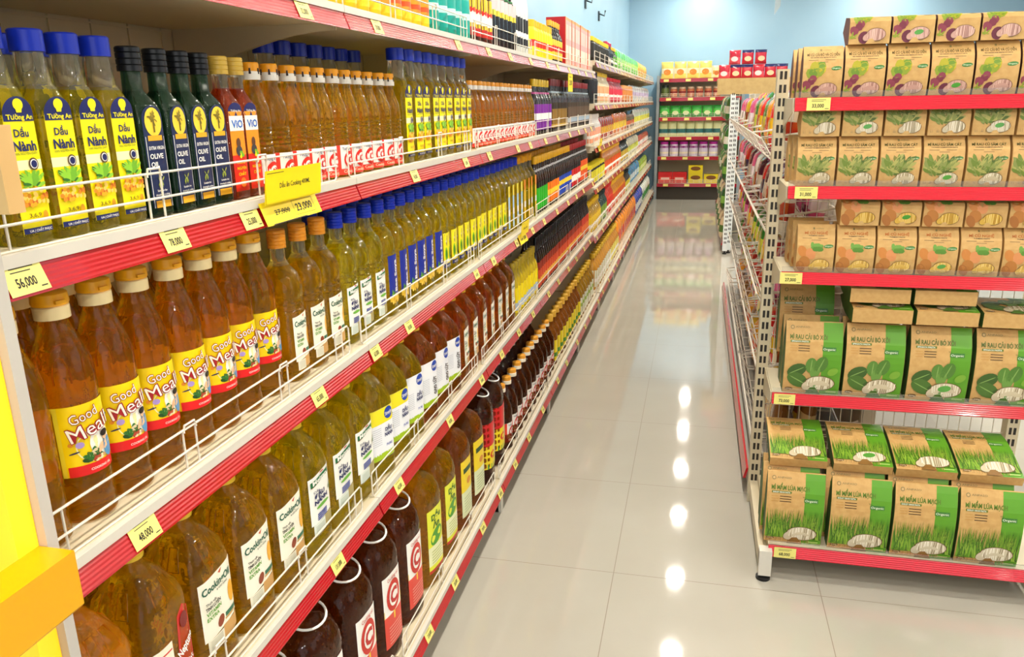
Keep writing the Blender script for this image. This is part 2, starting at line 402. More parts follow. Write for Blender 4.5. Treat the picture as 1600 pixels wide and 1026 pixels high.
# ------------------------------------------------------------------ bottles: bodies, caps, labels
def container(name, cat, secs, bodym, cap, art=None, big=None, level=None, glass=None, mod=None, n=28, parts=True, extra=None, arts=None):
    """cap: list of (z0, z1, r, material, ribs); level: height of the liquid, above it the body is clear"""
    mf = (lambda z: bodym if level is None or z < level else glass)
    if parts: root = empty(name); root['category'] = cat
    b = MB(); b.loft(secs, mf, n, mod=mod)
    if not parts: root = None
    if parts: b.build('body', root, 40); b = MB()
    capb = MB() if parts else b
    for (z0, z1, r, m, ribs) in cap:
        sc = [(z0, r, r, 2)]
        if ribs:
            for q in range(1, ribs): z = z0+(z1-z0)*q/ribs; sc += [(z-.0009, r, r, 2), (z, r*.94, r*.94, 2), (z+.0009, r, r, 2)]
        sc += [(z1-.0018, r, r, 2), (z1, r*.9, r*.9, 2)]
        capb.loft(sc, m, 20 if parts else 10)
    if parts and cap: capb.build('cap', root, 35)
    lb = MB() if parts else b
    arts = arts or ([(art, wrap(secs, big))] if art else [])
    for a, fn in arts: a.bake(lb, fn)
    if parts and arts: lb.build('label', root, 30)
    if extra: extra(root if parts else b)
    if not parts: root = b.build(name, None, 40); root['category'] = cat
    return root
GL = mat('#eef0e4', .03, trans=.95, ior=1.35)
BLUE = P('#1531b8'); NAVY = '#14205c'; YEL = '#f4e400'; WH = '#f4f2ea'; RED = '#d8201c'; GRN = '#6fae2a'; DGRN = '#2c6a22'; GOLD = '#e8a820'
OILY = oil('#ffef16', .94); OILG = oil('#ffe90c', .94); OILA = oil('#ffd010', .94); OILM = oil('#ffc010', .93); OILB = oil('#f2a22c', .95); OILD = oil('#96501a', .93); OILO = oil('#ffb010', .75)
def leaves(a, cu, cv, r, n, cols, seed=1, ang=(0, 2*PI), ln=1.0, wd=.3):
    q = random.Random(seed)
    for k in range(n):
        t = q.uniform(*ang); rr = r*q.uniform(.45, 1)*ln; x, y = cu+q.uniform(-.3, .3)*r, cv+q.uniform(-.2, .2)*r
        a.ell(x+rr*.5*math.cos(t), y+rr*.5*math.sin(t), rr*.5, rr*wd*.5, q.choice(cols), 8, t)
def grass(a, u0, u1, v0, h, n, cols, seed=1):
    q = random.Random(seed)
    for k in range(n):
        u = q.uniform(u0, u1); hh = h*q.uniform(.5, 1); t = q.uniform(-.18, .18)*h; w_ = h*.02
        a.poly([(u-w_, v0), (u+w_, v0), (min(u1, max(u0, u+t)), v0+hh)], q.choice(cols))
def dots(a, u0, u1, v0, v1, r, n, cols, seed=1):
    q = random.Random(seed)
    for k in range(n): a.ell(q.uniform(u0, u1), q.uniform(v0, v1), r, r, q.choice(cols), 8)

def art_soy(w, v0, v1):
    a = Art(); h = v1-v0; top = v1-.18*h
    a.rect(-w, v0, w, top, YEL).ell(0, top, w, .14*h, YEL)
    a.rect(-w, v0+.45*h, w, v0+.52*h, '#f6efb4')
    a.up(); a.dome(0, top+.02*h, w*.98, .12*h, NAVY, 18); a.rect(-w*.98, top-.03*h, w*.98, top+.02*h, NAVY); a.rect(-w*.98, v0, w*.98, v0+.04*h, NAVY)
    a.up(); a.ell(0, top+.085*h, w*.33, w*.3, YEL); a.poly([(-w*.16, top+.03*h), (w*.16, top+.03*h), (w*.22, top+.07*h), (-w*.22, top+.07*h)], YEL)
    a.txt('Tường An', 0, top, .035*h, YEL, w=w*1.7, bold=.02)
    a.txt('Dầu', -w*.1, top-.11*h, .055*h, NAVY, w=w*.95, bold=.02); a.txt('Nành', -.0*w, top-.20*h, .07*h, NAVY, w=w*1.5, bold=.03)
    a.txt('100% NGUYÊN CHẤT', 0, top-.255*h, .015*h, DGRN, w=w*1.5)
    a.ell(w*.35, top-.33*h, w*.33, w*.33, '#5c4420', 14)
    a.up(); a.ell(w*.35, top-.33*h, w*.25, w*.25, WH, 14)
    a.up(); a.ell(w*.35, top-.33*h, w*.2, w*.2, NAVY, 12)
    leaves(a, 0, v0+.34*h, w*.9, 26, [DGRN, GRN, '#8cc832'], 3, (0.1, 3.0))
    a.up(); dots(a, -w*.85, w*.85, v0+.2*h, v0+.32*h, w*.13, 40, [GOLD, '#d98a1a', '#f0c860', '#c8641e'], 4)
    a.up(); a.txt('3,6,9', -w*.2, v0+.13*h, .03*h, '#6a4a12', w=w*.8); a.ell(w*.5, v0+.12*h, w*.17, .035*h, GOLD, 12); a.txt('UA | CHẤT PHỤC', 0, v0+.02*h, .018*h, WH, w=w*1.5)
    return a
def art_olive(w, v0, v1):
    a = Art(); h = v1-v0
    a.rect(-w, v0, w, v1-.12*h, '#16264e'); a.ell(0, v1-.12*h, w, .12*h, '#16264e', 18)
    a.up(); a.ell(0, v1-.16*h, w*.82, .14*h, '#f0cc3a', 18); a.rect(-w*.7, v1-.34*h, w*.7, v1-.29*h, GOLD); a.rect(-w*.75, v0, w*.75, v0+.07*h, GOLD)
    a.rect(-w*.92, v0, -w*.88, v1-.3*h, WH, 1).rect(w*.88, v0, w*.92, v1-.3*h, WH, 1)
    a.up(); leaves(a, 0, v1-.13*h, w*.55, 14, ['#7a6a1c', '#8c7a22'], 5); a.rect(-w*.08, v1-.26*h, w*.08, v1-.14*h, '#6a5a18', 1)
    a.txt('EXTRA VIRGIN', 0, v1-.41*h, .035*h, WH, w=w*1.5); a.txt('OLIVE', -w*.1, v1-.49*h, .05*h, WH, w=w*1.3, bold=.02); a.txt('OIL', -w*.35, v1-.57*h, .05*h, WH, w=w*.8, bold=.02)
    leaves(a, 0, v0+.26*h, w*.45, 8, ['#8c9a3a', '#b8c25a'], 6); a.txt('Suitable for', 0, v0+.17*h, .02*h, WH, w=w); a.txt('dressing & cooking', 0, v0+.13*h, .02*h, WH, w=w*1.4)
    return a
def art_vio(w, v0, v1):
    a = Art(); h = v1-v0
    a.rect(-w, v0, w, v1-.08*h, '#f0921c'); a.ell(0, v1-.08*h, w, .1*h, NAVY, 16); a.rect(-w, v0, w, v0+.42*h, '#d8281c')
    a.up(); a.rect(-w, v1-.3*h, w, v1-.13*h, '#f4efe2'); a.txt('Tường An', 0, v1-.07*h, .025*h, WH, w=w*1.4)
    a.up(); a.txt('ViO', 0, v1-.22*h, .09*h, '#2a6ac0', w=w*1.6, bold=.03)
    a.ell(-w*.1, v0+.56*h, w*.3, .06*h, '#5c3a24'); a.ell(-w*.1, v0+.47*h, w*.45, .06*h, '#3a3a40'); dots(a, 0, w*.6, v0+.4*h, v0+.46*h, w*.16, 6, [GRN, YEL])
    a.txt('100%', 0, v0+.34*h, .04*h, YEL, w=w*1.1); a.txt('NGUYÊN', 0, v0+.27*h, .035*h, YEL, w=w*1.3); a.txt('CHẤT', 0, v0+.2*h, .035*h, YEL, w=w*1.1)
    a.up(); a.ell(0, v0+.1*h, w*.4, .06*h, '#f07a2a', 12)
    return a
def art_redc(w, v0, v1, big='Cooking Oil', C='C'):
    """white label with a large red swirl letter and yellow streaks"""
    a = Art(); h = v1-v0
    a.rect(-w, v0, w, v1, WH); a.up()
    a.rect(-w, v0, w, v0+.2*h, '#e8402a'); a.rect(-w, v0, -w*.72, v1, '#e8402a', 2); a.rect(w*.72, v0, w, v1, '#e8402a', 2)
    a.poly([(w*.2, v0), (w*.7, v0+.45*h), (w*.72, v0+.8*h), (w*.5, v0+.3*h)], '#f0c828')
    a.txt('Tường An', -w*.2, v1-.12*h, .09*h, NAVY, w=w*.8)
    a.up(); a.ell(-w*.05, v0+.5*h, w*.48, .3*h, '#d42a20', 18); a.up(); a.ell(-w*.02, v0+.5*h, w*.3, .19*h, WH, 16); a.up()
    a.txt(C, -w*.02, v0+.5*h, .26*h, '#c82018', w=w*.4, bold=.05); a.txt(big, 0, v0+.12*h, .1*h, '#f8e8c0', w=w*1.2)
    return a
def art_goodmeal(w, v0, v1):
    a = Art(); h = v1-v0
    a.rect(-w, v0, w, v1, '#fbd900', 14); a.up()
    a.ell(w*.12, v0+.40*h, w*.5, .24*h, '#f3e9a8', 22); a.rect(-w*.62, v0, w, v0+.15*h, '#e01a1c', 10)
    a.rect(-w, v0, -w*.66, v1*1, '#f4e040', 3)
    a.up(); a.ell(w*.28, v0+.42*h, w*.33, .22*h, '#f4f1e6', 18)
    a.up(); a.txt('COOKING OIL', w*.18, v0+.07*h, .035*h, WH, w=w*.6)
    leaves(a, -w*.02, v0+.22*h, w*.3, 26, [DGRN, '#1e4a1a', '#3c7a2a', '#8a5a20', '#d8c8a0'], 8, (0, PI), wd=.5)
    dots(a, w*.0, w*.42, v0+.17*h, v0+.22*h, w*.05, 12, ['#e8d8b0', '#c89a60', '#a83a20'], 9)
    # woman in a blue apron beside the salad
    a.up(); a.ell(w*.46, v0+.30*h, w*.16, .15*h, '#4f92c0', 14); a.ell(w*.42, v0+.36*h, w*.2, .05*h, '#e8b88c', 10, .8); a.ell(w*.4, v0+.47*h, w*.1, .06*h, '#e8b88c', 12); a.ell(w*.22, v0+.33*h, w*.16, .03*h, '#e8b88c', 8, 1.1)
    a.up(); a.ell(w*.38, v0+.51*h, w*.14, .05*h, '#1c1614', 12); a.ell(-w*.28, v0+.45*h, w*.1, .045*h, '#a890d0', 12); a.ell(-w*.48, v0+.47*h, w*.06, .03*h, '#d88a20', 10); a.ell(-w*.42, v0+.35*h, w*.13, .012*h, '#2a2a50', 10, .2)
    for k, (c, b) in enumerate((('#a01820', .045), ('#f6f0e6', .0))):
        a.up(); a.txt('Good', -w*.10, v0+.85*h, .145*h, c, w=w*(.66+.03*(1-k)), rot=.24, bold=b); a.txt('Meall', w*.03, v0+.66*h, .21*h, c, w=w*(1.08+.03*(1-k)), rot=.24, bold=b)
    a.poly([(-w*.1, v0+.60*h), (w*.62, v0+.72*h), (w*.62, v0+.75*h), (-w*.08, v0+.615*h)], NAVY)
    return a
def art_cookoil(w, v0, v1, amber=True):
    a = Art(); h = v1-v0
    a.quad([(-w, v0+.16*h), (w, v0+.22*h), (w, v1), (-w, v1-.05*h)], '#f0ecd8'); a.rect(-w*.9, v0, 0, v0+.17*h, '#e6e2cc', 4); a.rect(0, v0+.02*h, w*.96, v0+.2*h, '#c99a58', 4)
    a.up(); a.txt('CookingOil', -w*.05, v1-.17*h, .1*h, '#1c5a44', w=w*1.7, bold=.03); a.txt('★ HẢO HẠNG', w*.2, v1-.26*h, .03*h, '#3a4a3a', w=w*.7)
    a.poly([(w*.05, v1-.06*h), (w*.3, v1-.03*h), (w*.18, v1-.09*h)], '#c04a20')
    a.txt('Thực vật', -w*.5, v1-.35*h, .035*h, INK, w=w*.6); a.txt('TINH LUYỆN', -w*.4, v1-.41*h, .045*h, INK, w=w*.85, bold=.03)
    a.txt('VITAMIN', -w*.4, v1-.48*h, .05*h, '#5a9a2a', w=w*.85, bold=.03); a.txt('EXTRA', -w*.48, v1-.55*h, .05*h, '#5a9a2a', w=w*.68, bold=.03)
    a.ell(-w*.1, v1-.7*h, w*.24, .065*h, '#8a3a1c', 12, .9); a.rect(w*.2, v1-.72*h, w*.9, v1-.66*h, '#2a6a50', 4); a.rect(w*.15, v1-.75*h, w*.85, v1-.725*h, '#c89a50', 4)
    if amber: a.ell(w*.72, v1-.45*h, w*.22, .15*h, GOLD, 12)
    for k in range(6): a.rect(-w*.8, v0+(.03+.022*k)*h, -w*.1, v0+(.036+.022*k)*h, '#a8a690', 2)
    return a
def art_meizan(w, v0, v1):
    a = Art(); h = v1-v0
    a.quad([(-w, v0+.18*h), (w, v0+.24*h), (w, v1), (-w, v1-.04*h)], '#f2f1e8'); a.rect(-w*.9, v0, w*.1, v0+.2*h, '#dfe6da', 4); a.rect(w*.1, v0+.02*h, w*.95, v0+.22*h, '#a89a62', 4)
    a.up(); a.quad([(-w*.85, v1-.2*h), (w*.75, v1-.13*h), (w*.75, v1-.06*h), (-w*.85, v1-.11*h)], '#c0542a')
    a.up(); a.quad([(-w*.9, v1-.19*h), (w*.7, v1-.14*h), (w*.7, v1-.05*h), (-w*.9, v1-.1*h)], '#1e6a3c'); a.ell(w*.1, v1-.035*h, w*.2, .012*h, '#c03a20', 10)
    a.up(); a.txt('Meizan', -w*.1, v1-.12*h, .07*h, WH, w=w*1.35, rot=.04, bold=.03)
    a.txt('Dầu', -w*.5, v1-.28*h, .035*h, NAVY, w=w*.5); a.txt('ĐẬU', -w*.25, v1-.36*h, .07*h, NAVY, w=w*.95, bold=.05); a.txt('NÀNH', -w*.15, v1-.46*h, .07*h, NAVY, w=w*1.2, bold=.05)
    a.ell(-w*.05, v1-.56*h, w*.6, .03*h, '#6ab03a', 14)
    for k in range(4): a.rect(-w*.6, v0+(.23+.03*k)*h, w*.3, v0+(.25+.03*k)*h, '#233a94', 4)
    leaves(a, w*.8, v1-.35*h, w*.3, 8, ['#8a8a50', '#4a7a3a'], 3)
    for k in range(6): a.rect(-w*.8, v0+(.02+.025*k)*h, 0, v0+(.027+.025*k)*h, '#9aa89a', 2)
    return a
def art_beesoya(w, v0, v1):
    a = Art(); h = v1-v0
    a.rect(-w, v0+.1*h, w, v1, '#1c2f92', 8); a.rect(-w, v0+.04*h, w, v0+.16*h, '#d8b430', 8)
    a.up(); dots(a, -w*.95, w*.95, v0, v0+.17*h, w*.13, 60, ['#e0b838', '#c89a2a', '#f0d060'], 2); leaves(a, -w*.5, v0+.18*h, w*.5, 10, [DGRN, GRN], 4)
    a.txt('Bee Soya', w*.12, v0+.56*h, w*.5, WH, w=.66*h, rot=PI/2, bold=.03)
    return a
def art_simplyyellow(w, v0, v1):
    a = Art(); h = v1-v0
    a.rect(-w, v0, w, v1, '#f0e01e', 14); a.up(); a.rect(-w, v0, w, v0+.12*h, NAVY, 10)
    for c in (-w*.5, w*.5): a.poly([(c-w*.36, v1-.02*h), (c+w*.3, v1-.08*h), (c+w*.1, v1-.4*h)], NAVY)
    for c in (-w*.5, w*.5): a.ell(c-w*.05, v0+.4*h, w*.3, .2*h, '#8abf2a', 12)
    a.up()
    for c in (-w*.5, w*.5): a.ell(c, v0+.4*h, w*.2, .13*h, '#2f7a2a', 12); a.ell(c+w*.1, v0+.2*h, w*.4, .045*h, WH, 12, .4); a.txt('simply', c-w*.05, v1-.22*h, .07*h, WH, w=w*.3)
    a.txt('TRANS FAT FREE', 0, v0+.05*h, .05*h, WH, w=w*1.4)
    return a
def art_simply(w, v0, v1, kind):
    top = {'y': '#f2e428', 'w': '#eef0f2', 'b': '#f0f0f2'}[kind]
    a = Art(); h = v1-v0
    a.rect(-w, v0+.1*h, w, v1, '#eef0f4', 12); a.rect(-w, v0, w, v0+.12*h, '#a8c818', 10); a.up()
    a.rect(-w, v1-.3*h, w, v1, top, 10); grass(a, -w, w, v0+.08*h, .07*h, 40, ['#a8c818', '#7ab020'], 5)
    for k in range(9): a.rect(-w*.85, v0+(.3+.04*k)*h, -w*.15, v0+(.307+.04*k)*h, '#a0a4b0', 2)
    a.up(); a.ell(w*.5, v1-.13*h, w*.36, .12*h, '#2446a8', 18); a.up()
    a.txt('Simply', w*.5, v1-.13*h, .07*h, WH, w=w*.6, rot=.1, bold=.02)
    if kind == 'b': a.txt('GẠO LỨT', w*.5, v0+.42*h, .12*h, '#3c2a20', w=.42*h, rot=PI/2, bold=.04)
    else: a.txt('DẦU', w*.45, v0+.56*h, .07*h, NAVY, w=w*.6, bold=.04); a.txt('NÀNH', w*.45, v0+.46*h, .07*h, NAVY, w=w*.7, bold=.04); a.txt('PURE', w*.45, v0+.25*h, .05*h, '#2446a8', w=w*.5)
    return a
def art_neptune(w, v0, v1):
    a = Art(); h = v1-v0
    a.rect(-w, v0, -w*.15, v0+.7*h, '#f0ead2', 4); a.poly([(-w*.05, v0), (w, v0), (w, v0+.9*h), (w*.6, v1), (w*.25, v0+.9*h)], '#c81e1c')
    a.up(); a.rect(-w*.95, v0+.6*h, -w*.2, v0+.62*h, '#c83a30', 3)
    for k in range(7): a.rect(-w*.9, v0+(.1+.06*k)*h, -w*.3, v0+(.11+.06*k)*h, '#c8b8a0', 2)
    a.ell(w*.6, v0+.8*h, w*.24, .1*h, '#7a1414', 12); a.up(); a.txt('Neptune', w*.5, v0+.5*h, .12*h, WH, w=w*.95, rot=.45, bold=.03); a.txt('Light', w*.55, v0+.25*h, .1*h, WH, w=w*.6, rot=.45)
    return a
def art_jug5(w, v0, v1, kind):
    a = Art(); h = v1-v0
    if kind == 'red':
        a.rect(-w, v0, w, v1, '#e04a3c', 8); a.rect(-w, v0+.45*h, w, v1, WH, 8); a.up(); a.poly([(-w, v0+.45*h), (0, v0+.34*h), (w, v0+.45*h), (w, v0+.6*h), (0, v0+.48*h), (-w, v0+.55*h)], '#f0c828')
        a.up(); a.ell(0, v0+.68*h, w*.75, .22*h, '#cc2a20', 20); a.up(); a.ell(0, v0+.68*h, w*.5, .15*h, WH, 18); a.up(); a.txt('C', 0, v0+.68*h, .2*h, '#c01c18', w=w*.8, bold=.05)
        a.txt('Cooking oil', 0, v0+.94*h, .05*h, '#c01c18', w=w*1.2)
        for k in range(6): a.rect(-w*.7, v0+(.05+.045*k)*h, w*.7, v0+(.062+.045*k)*h, '#f0b0a0', 3)
    elif kind == 'green':
        a.rect(-w, v0, w, v1, '#e6ea3a', 8); a.up(); a.rect(-w, v0+.12*h, w, v0+.42*h, '#eef0c0', 8); a.ell(0, v0+.55*h, w*.8, .12*h, '#4a9a2a', 16, .4); a.rect(-w, v0, w, v0+.05*h, '#c83a2a')
        a.up(); a.txt('Dầu', 0, v0+.87*h, .09*h, DGRN, w=w*1.2, bold=.04); a.txt('Ăn', 0, v0+.74*h, .09*h, DGRN, w=w*.9, bold=.04)
        for k in range(5): a.rect(-w*.7, v0+(.15+.045*k)*h, w*.7, v0+(.162+.045*k)*h, '#a8b84a', 3)
    elif kind == 'yellow':
        a.rect(-w, v0, w, v0+.45*h, '#dfe6b8', 8); a.rect(-w, v0+.45*h, w, v1, '#f2d418', 8); a.up(); a.rect(-w*.7, v0+.77*h, w*.7, v0+.86*h, '#1c4a24', 4); a.ell(w*.2, v0+.6*h, w*.4, .06*h, '#d88a20', 12)
        for k in range(6): a.rect(-w*.7, v0+(.08+.05*k)*h, w*.7, v0+(.09+.05*k)*h, '#8a9a6a', 3)
    else:
        a.rect(-w, v0, w, v0+.5*h, '#f0d818', 12); a.rect(-w, v0+.5*h, w, v1, '#d41c1c', 12); a.rect(-w, v0, w, v0+.1*h, '#1f8a3c', 10); a.up(); a.rect(-w*.05, v0+.12*h, w*.75, v0+.85*h, '#f0efd0', 5)
        a.up(); a.rect(w*.05, v0+.75*h, w*.65, v0+.81*h, RED, 3); a.txt('C', -w*.5, v0+.3*h, .16*h, RED, w=w*.4, bold=.05)
        for k in range(9): a.rect(0, v0+(.2+.055*k)*h, w*.65, v0+(.21+.055*k)*h, '#8a8a60', 3)
    return a
def art_bands(w, v0, v1, cols, txt=None, tc=WH):
    """label of horizontal colour bands (fractions, colours) with a line of lettering"""
    a = Art(); h = v1-v0; a.rect(-w, v0, w, v1, cols[0][1], 6); a.up()
    for f0, f1, c in cols[1]: a.rect(-w, v0+f0*h, w, v0+f1*h, c, 6)
    if txt:
        a.up(); a.txt(txt, 0, v0+.62*h, .12*h, tc, w=w*1.4, bold=.03)
    return a
def bands(base, *b): return [(0, base), list(b)]

# prototypes ---------------------------------------------------------------------------------
def sq(z, r, k=1, e=5): return (z, r*k, r, e)
def round_prof(pts): return [(z, r, r, 2) for z, r in pts]
def proto_soy(name='oil_bottle', H=.222, w=.0255, d=.026):
    s = H/.222
    secs = [(0, d*.9, w*.92, 5), (.004*s, d, w, 5), (.135*s, d, w, 5), (.143*s, d*.98, w*.97, 4.5), (.160*s, d*.78, w*.78, 3), (.166*s, d*.68, w*.68, 2.3), (.190*s, d*.60, w*.60, 2), (.197*s, .0145*s, .0145*s, 2), (.2*s, .0145*s, .0145*s, 2)]
    return container(name, 'oil bottle', secs, OILY, [(.199*s, .222*s, .0175*s, BLUE, 0)], art_soy(w*.78, .012*s, .158*s), big=.08*s, level=.162*s, glass=GL, n=32)
def proto_olive():
    g = oil('#1c3a22', .55)
    secs = [(0, .02, .02, 6), (.003, .0235, .0235, 6), (.135, .0235, .0235, 6), (.145, .021, .021, 4), (.16, .0125, .0125, 2), (.19, .0115, .0115, 2)]
    return container('olive_oil_bottle', 'olive oil bottle', secs, g, [(.184, .214, .0152, P('#15171a'), 4)], art_olive(.0185, .012, .142), big=.08, level=.158, glass=oil('#3a6a4a', .8))
def proto_vio():
    secs = [(0, .019, .019, 6), (.003, .0215, .0215, 6), (.14, .0215, .0215, 6), (.15, .018, .018, 3), (.165, .0115, .0115, 2), (.19, .011, .011, 2)]
    return container('vinegar_bottle', 'vinegar bottle', secs, oil('#c8501c', .8), [(.186, .212, .0142, P('#d8b24a', .25), 4)], art_vio(.0175, .012, .142), big=.08, level=.163, glass=GL)
def ribs(f, amp): return lambda z, t: 1+amp*math.sin(z*f)
def proto_cook400(parts=True):
    pts = [(0, .022), (.004, .0265), (.06, .0265), (.062, .0245), (.066, .0265)]
    for k in range(5): z = .07+k*.008; pts += [(z, .0268), (z+.004, .0250)]
    pts += [(.112, .0268), (.122, .0262), (.14, .0235), (.16, .0165), (.172, .0125), (.182, .0125)]
    w1, y1 = P('#efeade'), P('#f0a01c')
    def ex(r):
        m = MB()
        for k in range(6):
            a = 2*PI*k/6; m.loft([(.189, .0022, .0022, 2), (.198, .0014, .0014, 2)], P('#2a2020'), 6, cx=.0146*math.cos(a), cy=.0146*math.sin(a))
        if isinstance(r, MB): return
        m.build('cap_print', r)
    return container('cooking_oil_bottle', 'cooking oil bottle', round_prof(pts), OILA, [(.180, .1935, .0155, w1, 0), (.1935, .207, .0145, y1, 0)], art_redc(.034, .004, .062), big=.03, level=None, n=24 if parts else 14, parts=parts, extra=ex if parts else None)
def proto_gm():
    pts = [(0, .03), (.005, .035), (.03, .0345), (.034, .035), (.06, .035), (.0615, .0345), (.152, .0345), (.154, .0351), (.166, .0351), (.172, .0345), (.184, .0345), (.200, .0315), (.218, .0262), (.236, .0195), (.247, .0160), (.256, .0160)]
    def ex(root):
        m = MB(); m.loft([(.268, .0195, .0195, 2), (.2705, .0205, .0205, 2), (.272, .0205, .0205, 2), (.2815, .0195, .0195, 2), (.283, .017, .017, 2)], P('#ffb618'), 24)
        m.box(.017, .0235, -.006, .006, .271, .275, P('#ffb618')); m.build('cap_lid', root)
        m = MB()   # embossed oval arches on the shoulder
        for k in range(6):
            a = 2*PI*k/6+.5; pth = []
            for q in range(9):
                t = -PI*.1+PI*1.2*q/8; aa = a+.28*math.cos(t); z = .186+.024*math.sin(t)
                rr = .0345 if z < .186 else .0345-(z-.186)*.22; pth.append((rr*math.cos(aa), rr*math.sin(aa), z))
            m.tube(pth, .0012, OILM, 5)
        m.build('embossing', root)
    return container('oil_bottle', 'oil bottle', round_prof(pts), OILM, [(.252, .268, .0198, P('#f3dfa8'), 0)], art_goodmeal(.047, .062, .151), big=.1, level=None, n=36, extra=ex)
def proto_1l(capm, artf, oilm, name='oil_bottle', parts=True, lab=(.02, .125), H=1.0, tall=.275):
    e = 3.2
    P_ = [(0, .9), (.004, 1), (.018, 1), (.128, 1), (.131, .95), (.134, 1), (.141, .95), (.144, 1), (.151, .95), (.154, 1), (.178, .98), (.196, .82), (.212, .52), (.222, .37), (.247, .36)]
    k = tall/.275; r = .0345
    secs = [(z*k, r*q, r*q, e if q > .8 else 2.2) for z, q in P_]
    return container(name, 'oil bottle', secs, oilm, [(.243*k, tall, .0165, capm, 5)], artf(.026, *lab), big=.06, level=.214*k, glass=GL, n=32 if parts else 16, parts=parts)
def proto_jug2(artf, oilm, lab=(.045, .17), name='oil_jug', cap=P('#d8b42a'), aw=.042):
    r = .052
    P_ = [(0, .9), (.005, 1), (.035, 1), (.038, .965), (.041, 1), (.175, 1), (.185, .97)]
    secs = [(z, r*.98*q, r*q, 4.2) for z, q in P_]+[(.205, r*.9, r*.82, 3.4), (.235, r*.52, r*.5, 2.6), (.248, r*.34, r*.34, 2), (.262, r*.33, r*.33, 2)]
    def md(z, t): return 1+.028*math.sin(z*190)*(1 if (z < .17 and abs(math.cos(t)) < .75) else .0)+(.03*math.cos(8*t) if .185 < z < .24 else 0)
    # extra rings so the ribs show
    full = []
    for a, b in zip(secs, secs[1:]):
        n = max(1, int((b[0]-a[0])/.011)); full += [tuple(a[i]+(b[i]-a[i])*q/n for i in range(4)) for q in range(n)]
    full.append(secs[-1])
    def ex(root):
        m = MB()
        for sgn in (-1, 1):    # pressed facet outlines on the sloped shoulder
            for a0 in (0, PI/2, -PI/2):
                c, s_ = math.cos(a0), math.sin(a0)
                def W(u, z): rr = .0535-(z-.18)*.45; return (c*rr-s_*u, s_*rr+c*u, z)
                m.tube([W(sgn*.005, .19), W(sgn*.024, .19), W(sgn*.017, .222), W(sgn*.005, .222)], .0013, oilm, 5, True)
        m.build('embossing', root)
    return container(name, 'oil jug', full, oilm, [(.255, .278, .0195, cap, 4)], artf(aw, *lab), big=.1, level=None, n=40, mod=md, extra=ex)
def proto_jug5(kind, oilm, handle=None):
    R = .072; ZS = 1.15
    P_ = [(0, .9), (.006, 1)]
    for k in range(9): P_ += [(.03+k*.019, 1), (.035+k*.019, .975), (.04+k*.019, 1)]
    P_ += [(.215, 1), (.235, .94), (.255, .78), (.27, .5), (.277, .27), (.292, .26)]
    secs = [(z*ZS, R*.92*q, R*q, 3.0) for z, q in P_]
    def ex(root):
        m = MB(); q = random.Random(5)     # raised dimples catching the light on the shoulder
        for k in range(5):
            for j in range(11):
                a = -1.2+.25*j+(.12 if k % 2 else 0); z = (.222+.009*k); rr = 1-(z-.215)**1.3*9; z *= ZS
                m.loft([(z-.0015, .0016, .0016, 2), (z+.002, .0008, .0008, 2)], oilm, 6, cx=R*.93*rr*math.cos(a), cy=R*1.0*rr*math.sin(a))
        m.build('dimples', root)
        if handle:
            h = MB(); h.tube([(.018+.034*math.sin(PI*k_/12), -.042*math.cos(PI*k_/12), .322-.012*math.sin(PI*k_/12)) for k_ in range(13)], .0025, handle, 8); h.build('handle', root)
    return container('oil_jug', 'oil jug', secs, oilm, [(.286*ZS, .306*ZS, .023, P('#e9e3d2') if kind == 'red' else P('#1d2f9c'), 0)], art_jug5(.042, .04, .225, kind) if kind != 'wrap' else art_jug5(.075, .06, .225, 'wrap'), big=.1, n=36, extra=ex)
def proto_round(oilm=OILD, parts=True):
    pts = [(0, .036), (.005, .042), (.06, .042), (.062, .04), (.105, .04), (.107, .042), (.15, .042), (.17, .038), (.195, .026), (.21, .0155), (.225, .015)]
    secs = round_prof(pts)
    return container('oil_bottle', 'oil bottle', secs, oilm, [(.222, .236, .0185, P('#efe6d0'), 0), (.236, .25, .0175, P('#e8a030'), 0)], art_redc(.045, .03, .105), big=.08, n=28 if parts else 14, parts=parts)
def proto_slim(capm, bodym, cols, H=.235, r=.024, parts=False, name='sauce_bottle', cat='sauce bottle', lab=(.08, .55), neck=None, txt=None, tc=WH, n=14):
    secs = [(0, r*.93, r*.93, 2.3), (.004, r, r, 2.3), (H*.6, r, r, 2.3), (H*.7, r*.75, r*.75, 2), (H*.77, r*.42, r*.42, 2), (H*.89, r*.38, r*.38, 2)]
    cap = [(H*.87, H, r*.5, capm, 0)]
    if neck: cap.append((H*.735, H*.77, r*.6, neck, 0))
    return container(name, cat, secs, bodym, cap, art_bands(r*1.1, H*lab[0], H*lab[1], cols, txt, tc), big=H*.3, n=24 if parts else n, parts=parts)
def proto_jar(lidm, bodym, cols, H=.12, r=.036, name='jar', cat='jar', txt=None, tc=WH, parts=False, lab=(.12, .72)):
    secs = round_prof([(0, r*.92), (.004, r), (H*.74, r), (H*.8, r*.86), (H*.84, r*.84)])
    return container(name, cat, secs, bodym, [(H*.82, H, r*.93, lidm, 0)], art_bands(r*1.25, H*lab[0], H*lab[1], cols, txt, tc), big=H*.4, n=20, parts=parts)
def proto_carton(w, d, h, face, side, art=None, name='carton', cat='carton'):
    m = MB(); m.box(-d/2, d/2, -w/2, w/2, 0, h, side); m.box(d/2, d/2+.0008, -w/2+.0005, w/2-.0005, .0005, h-.0005, face)
    if art: art.bake(m, flat(d/2+.0008))
    o = m.build(name, None, 0); o['category'] = cat; return o
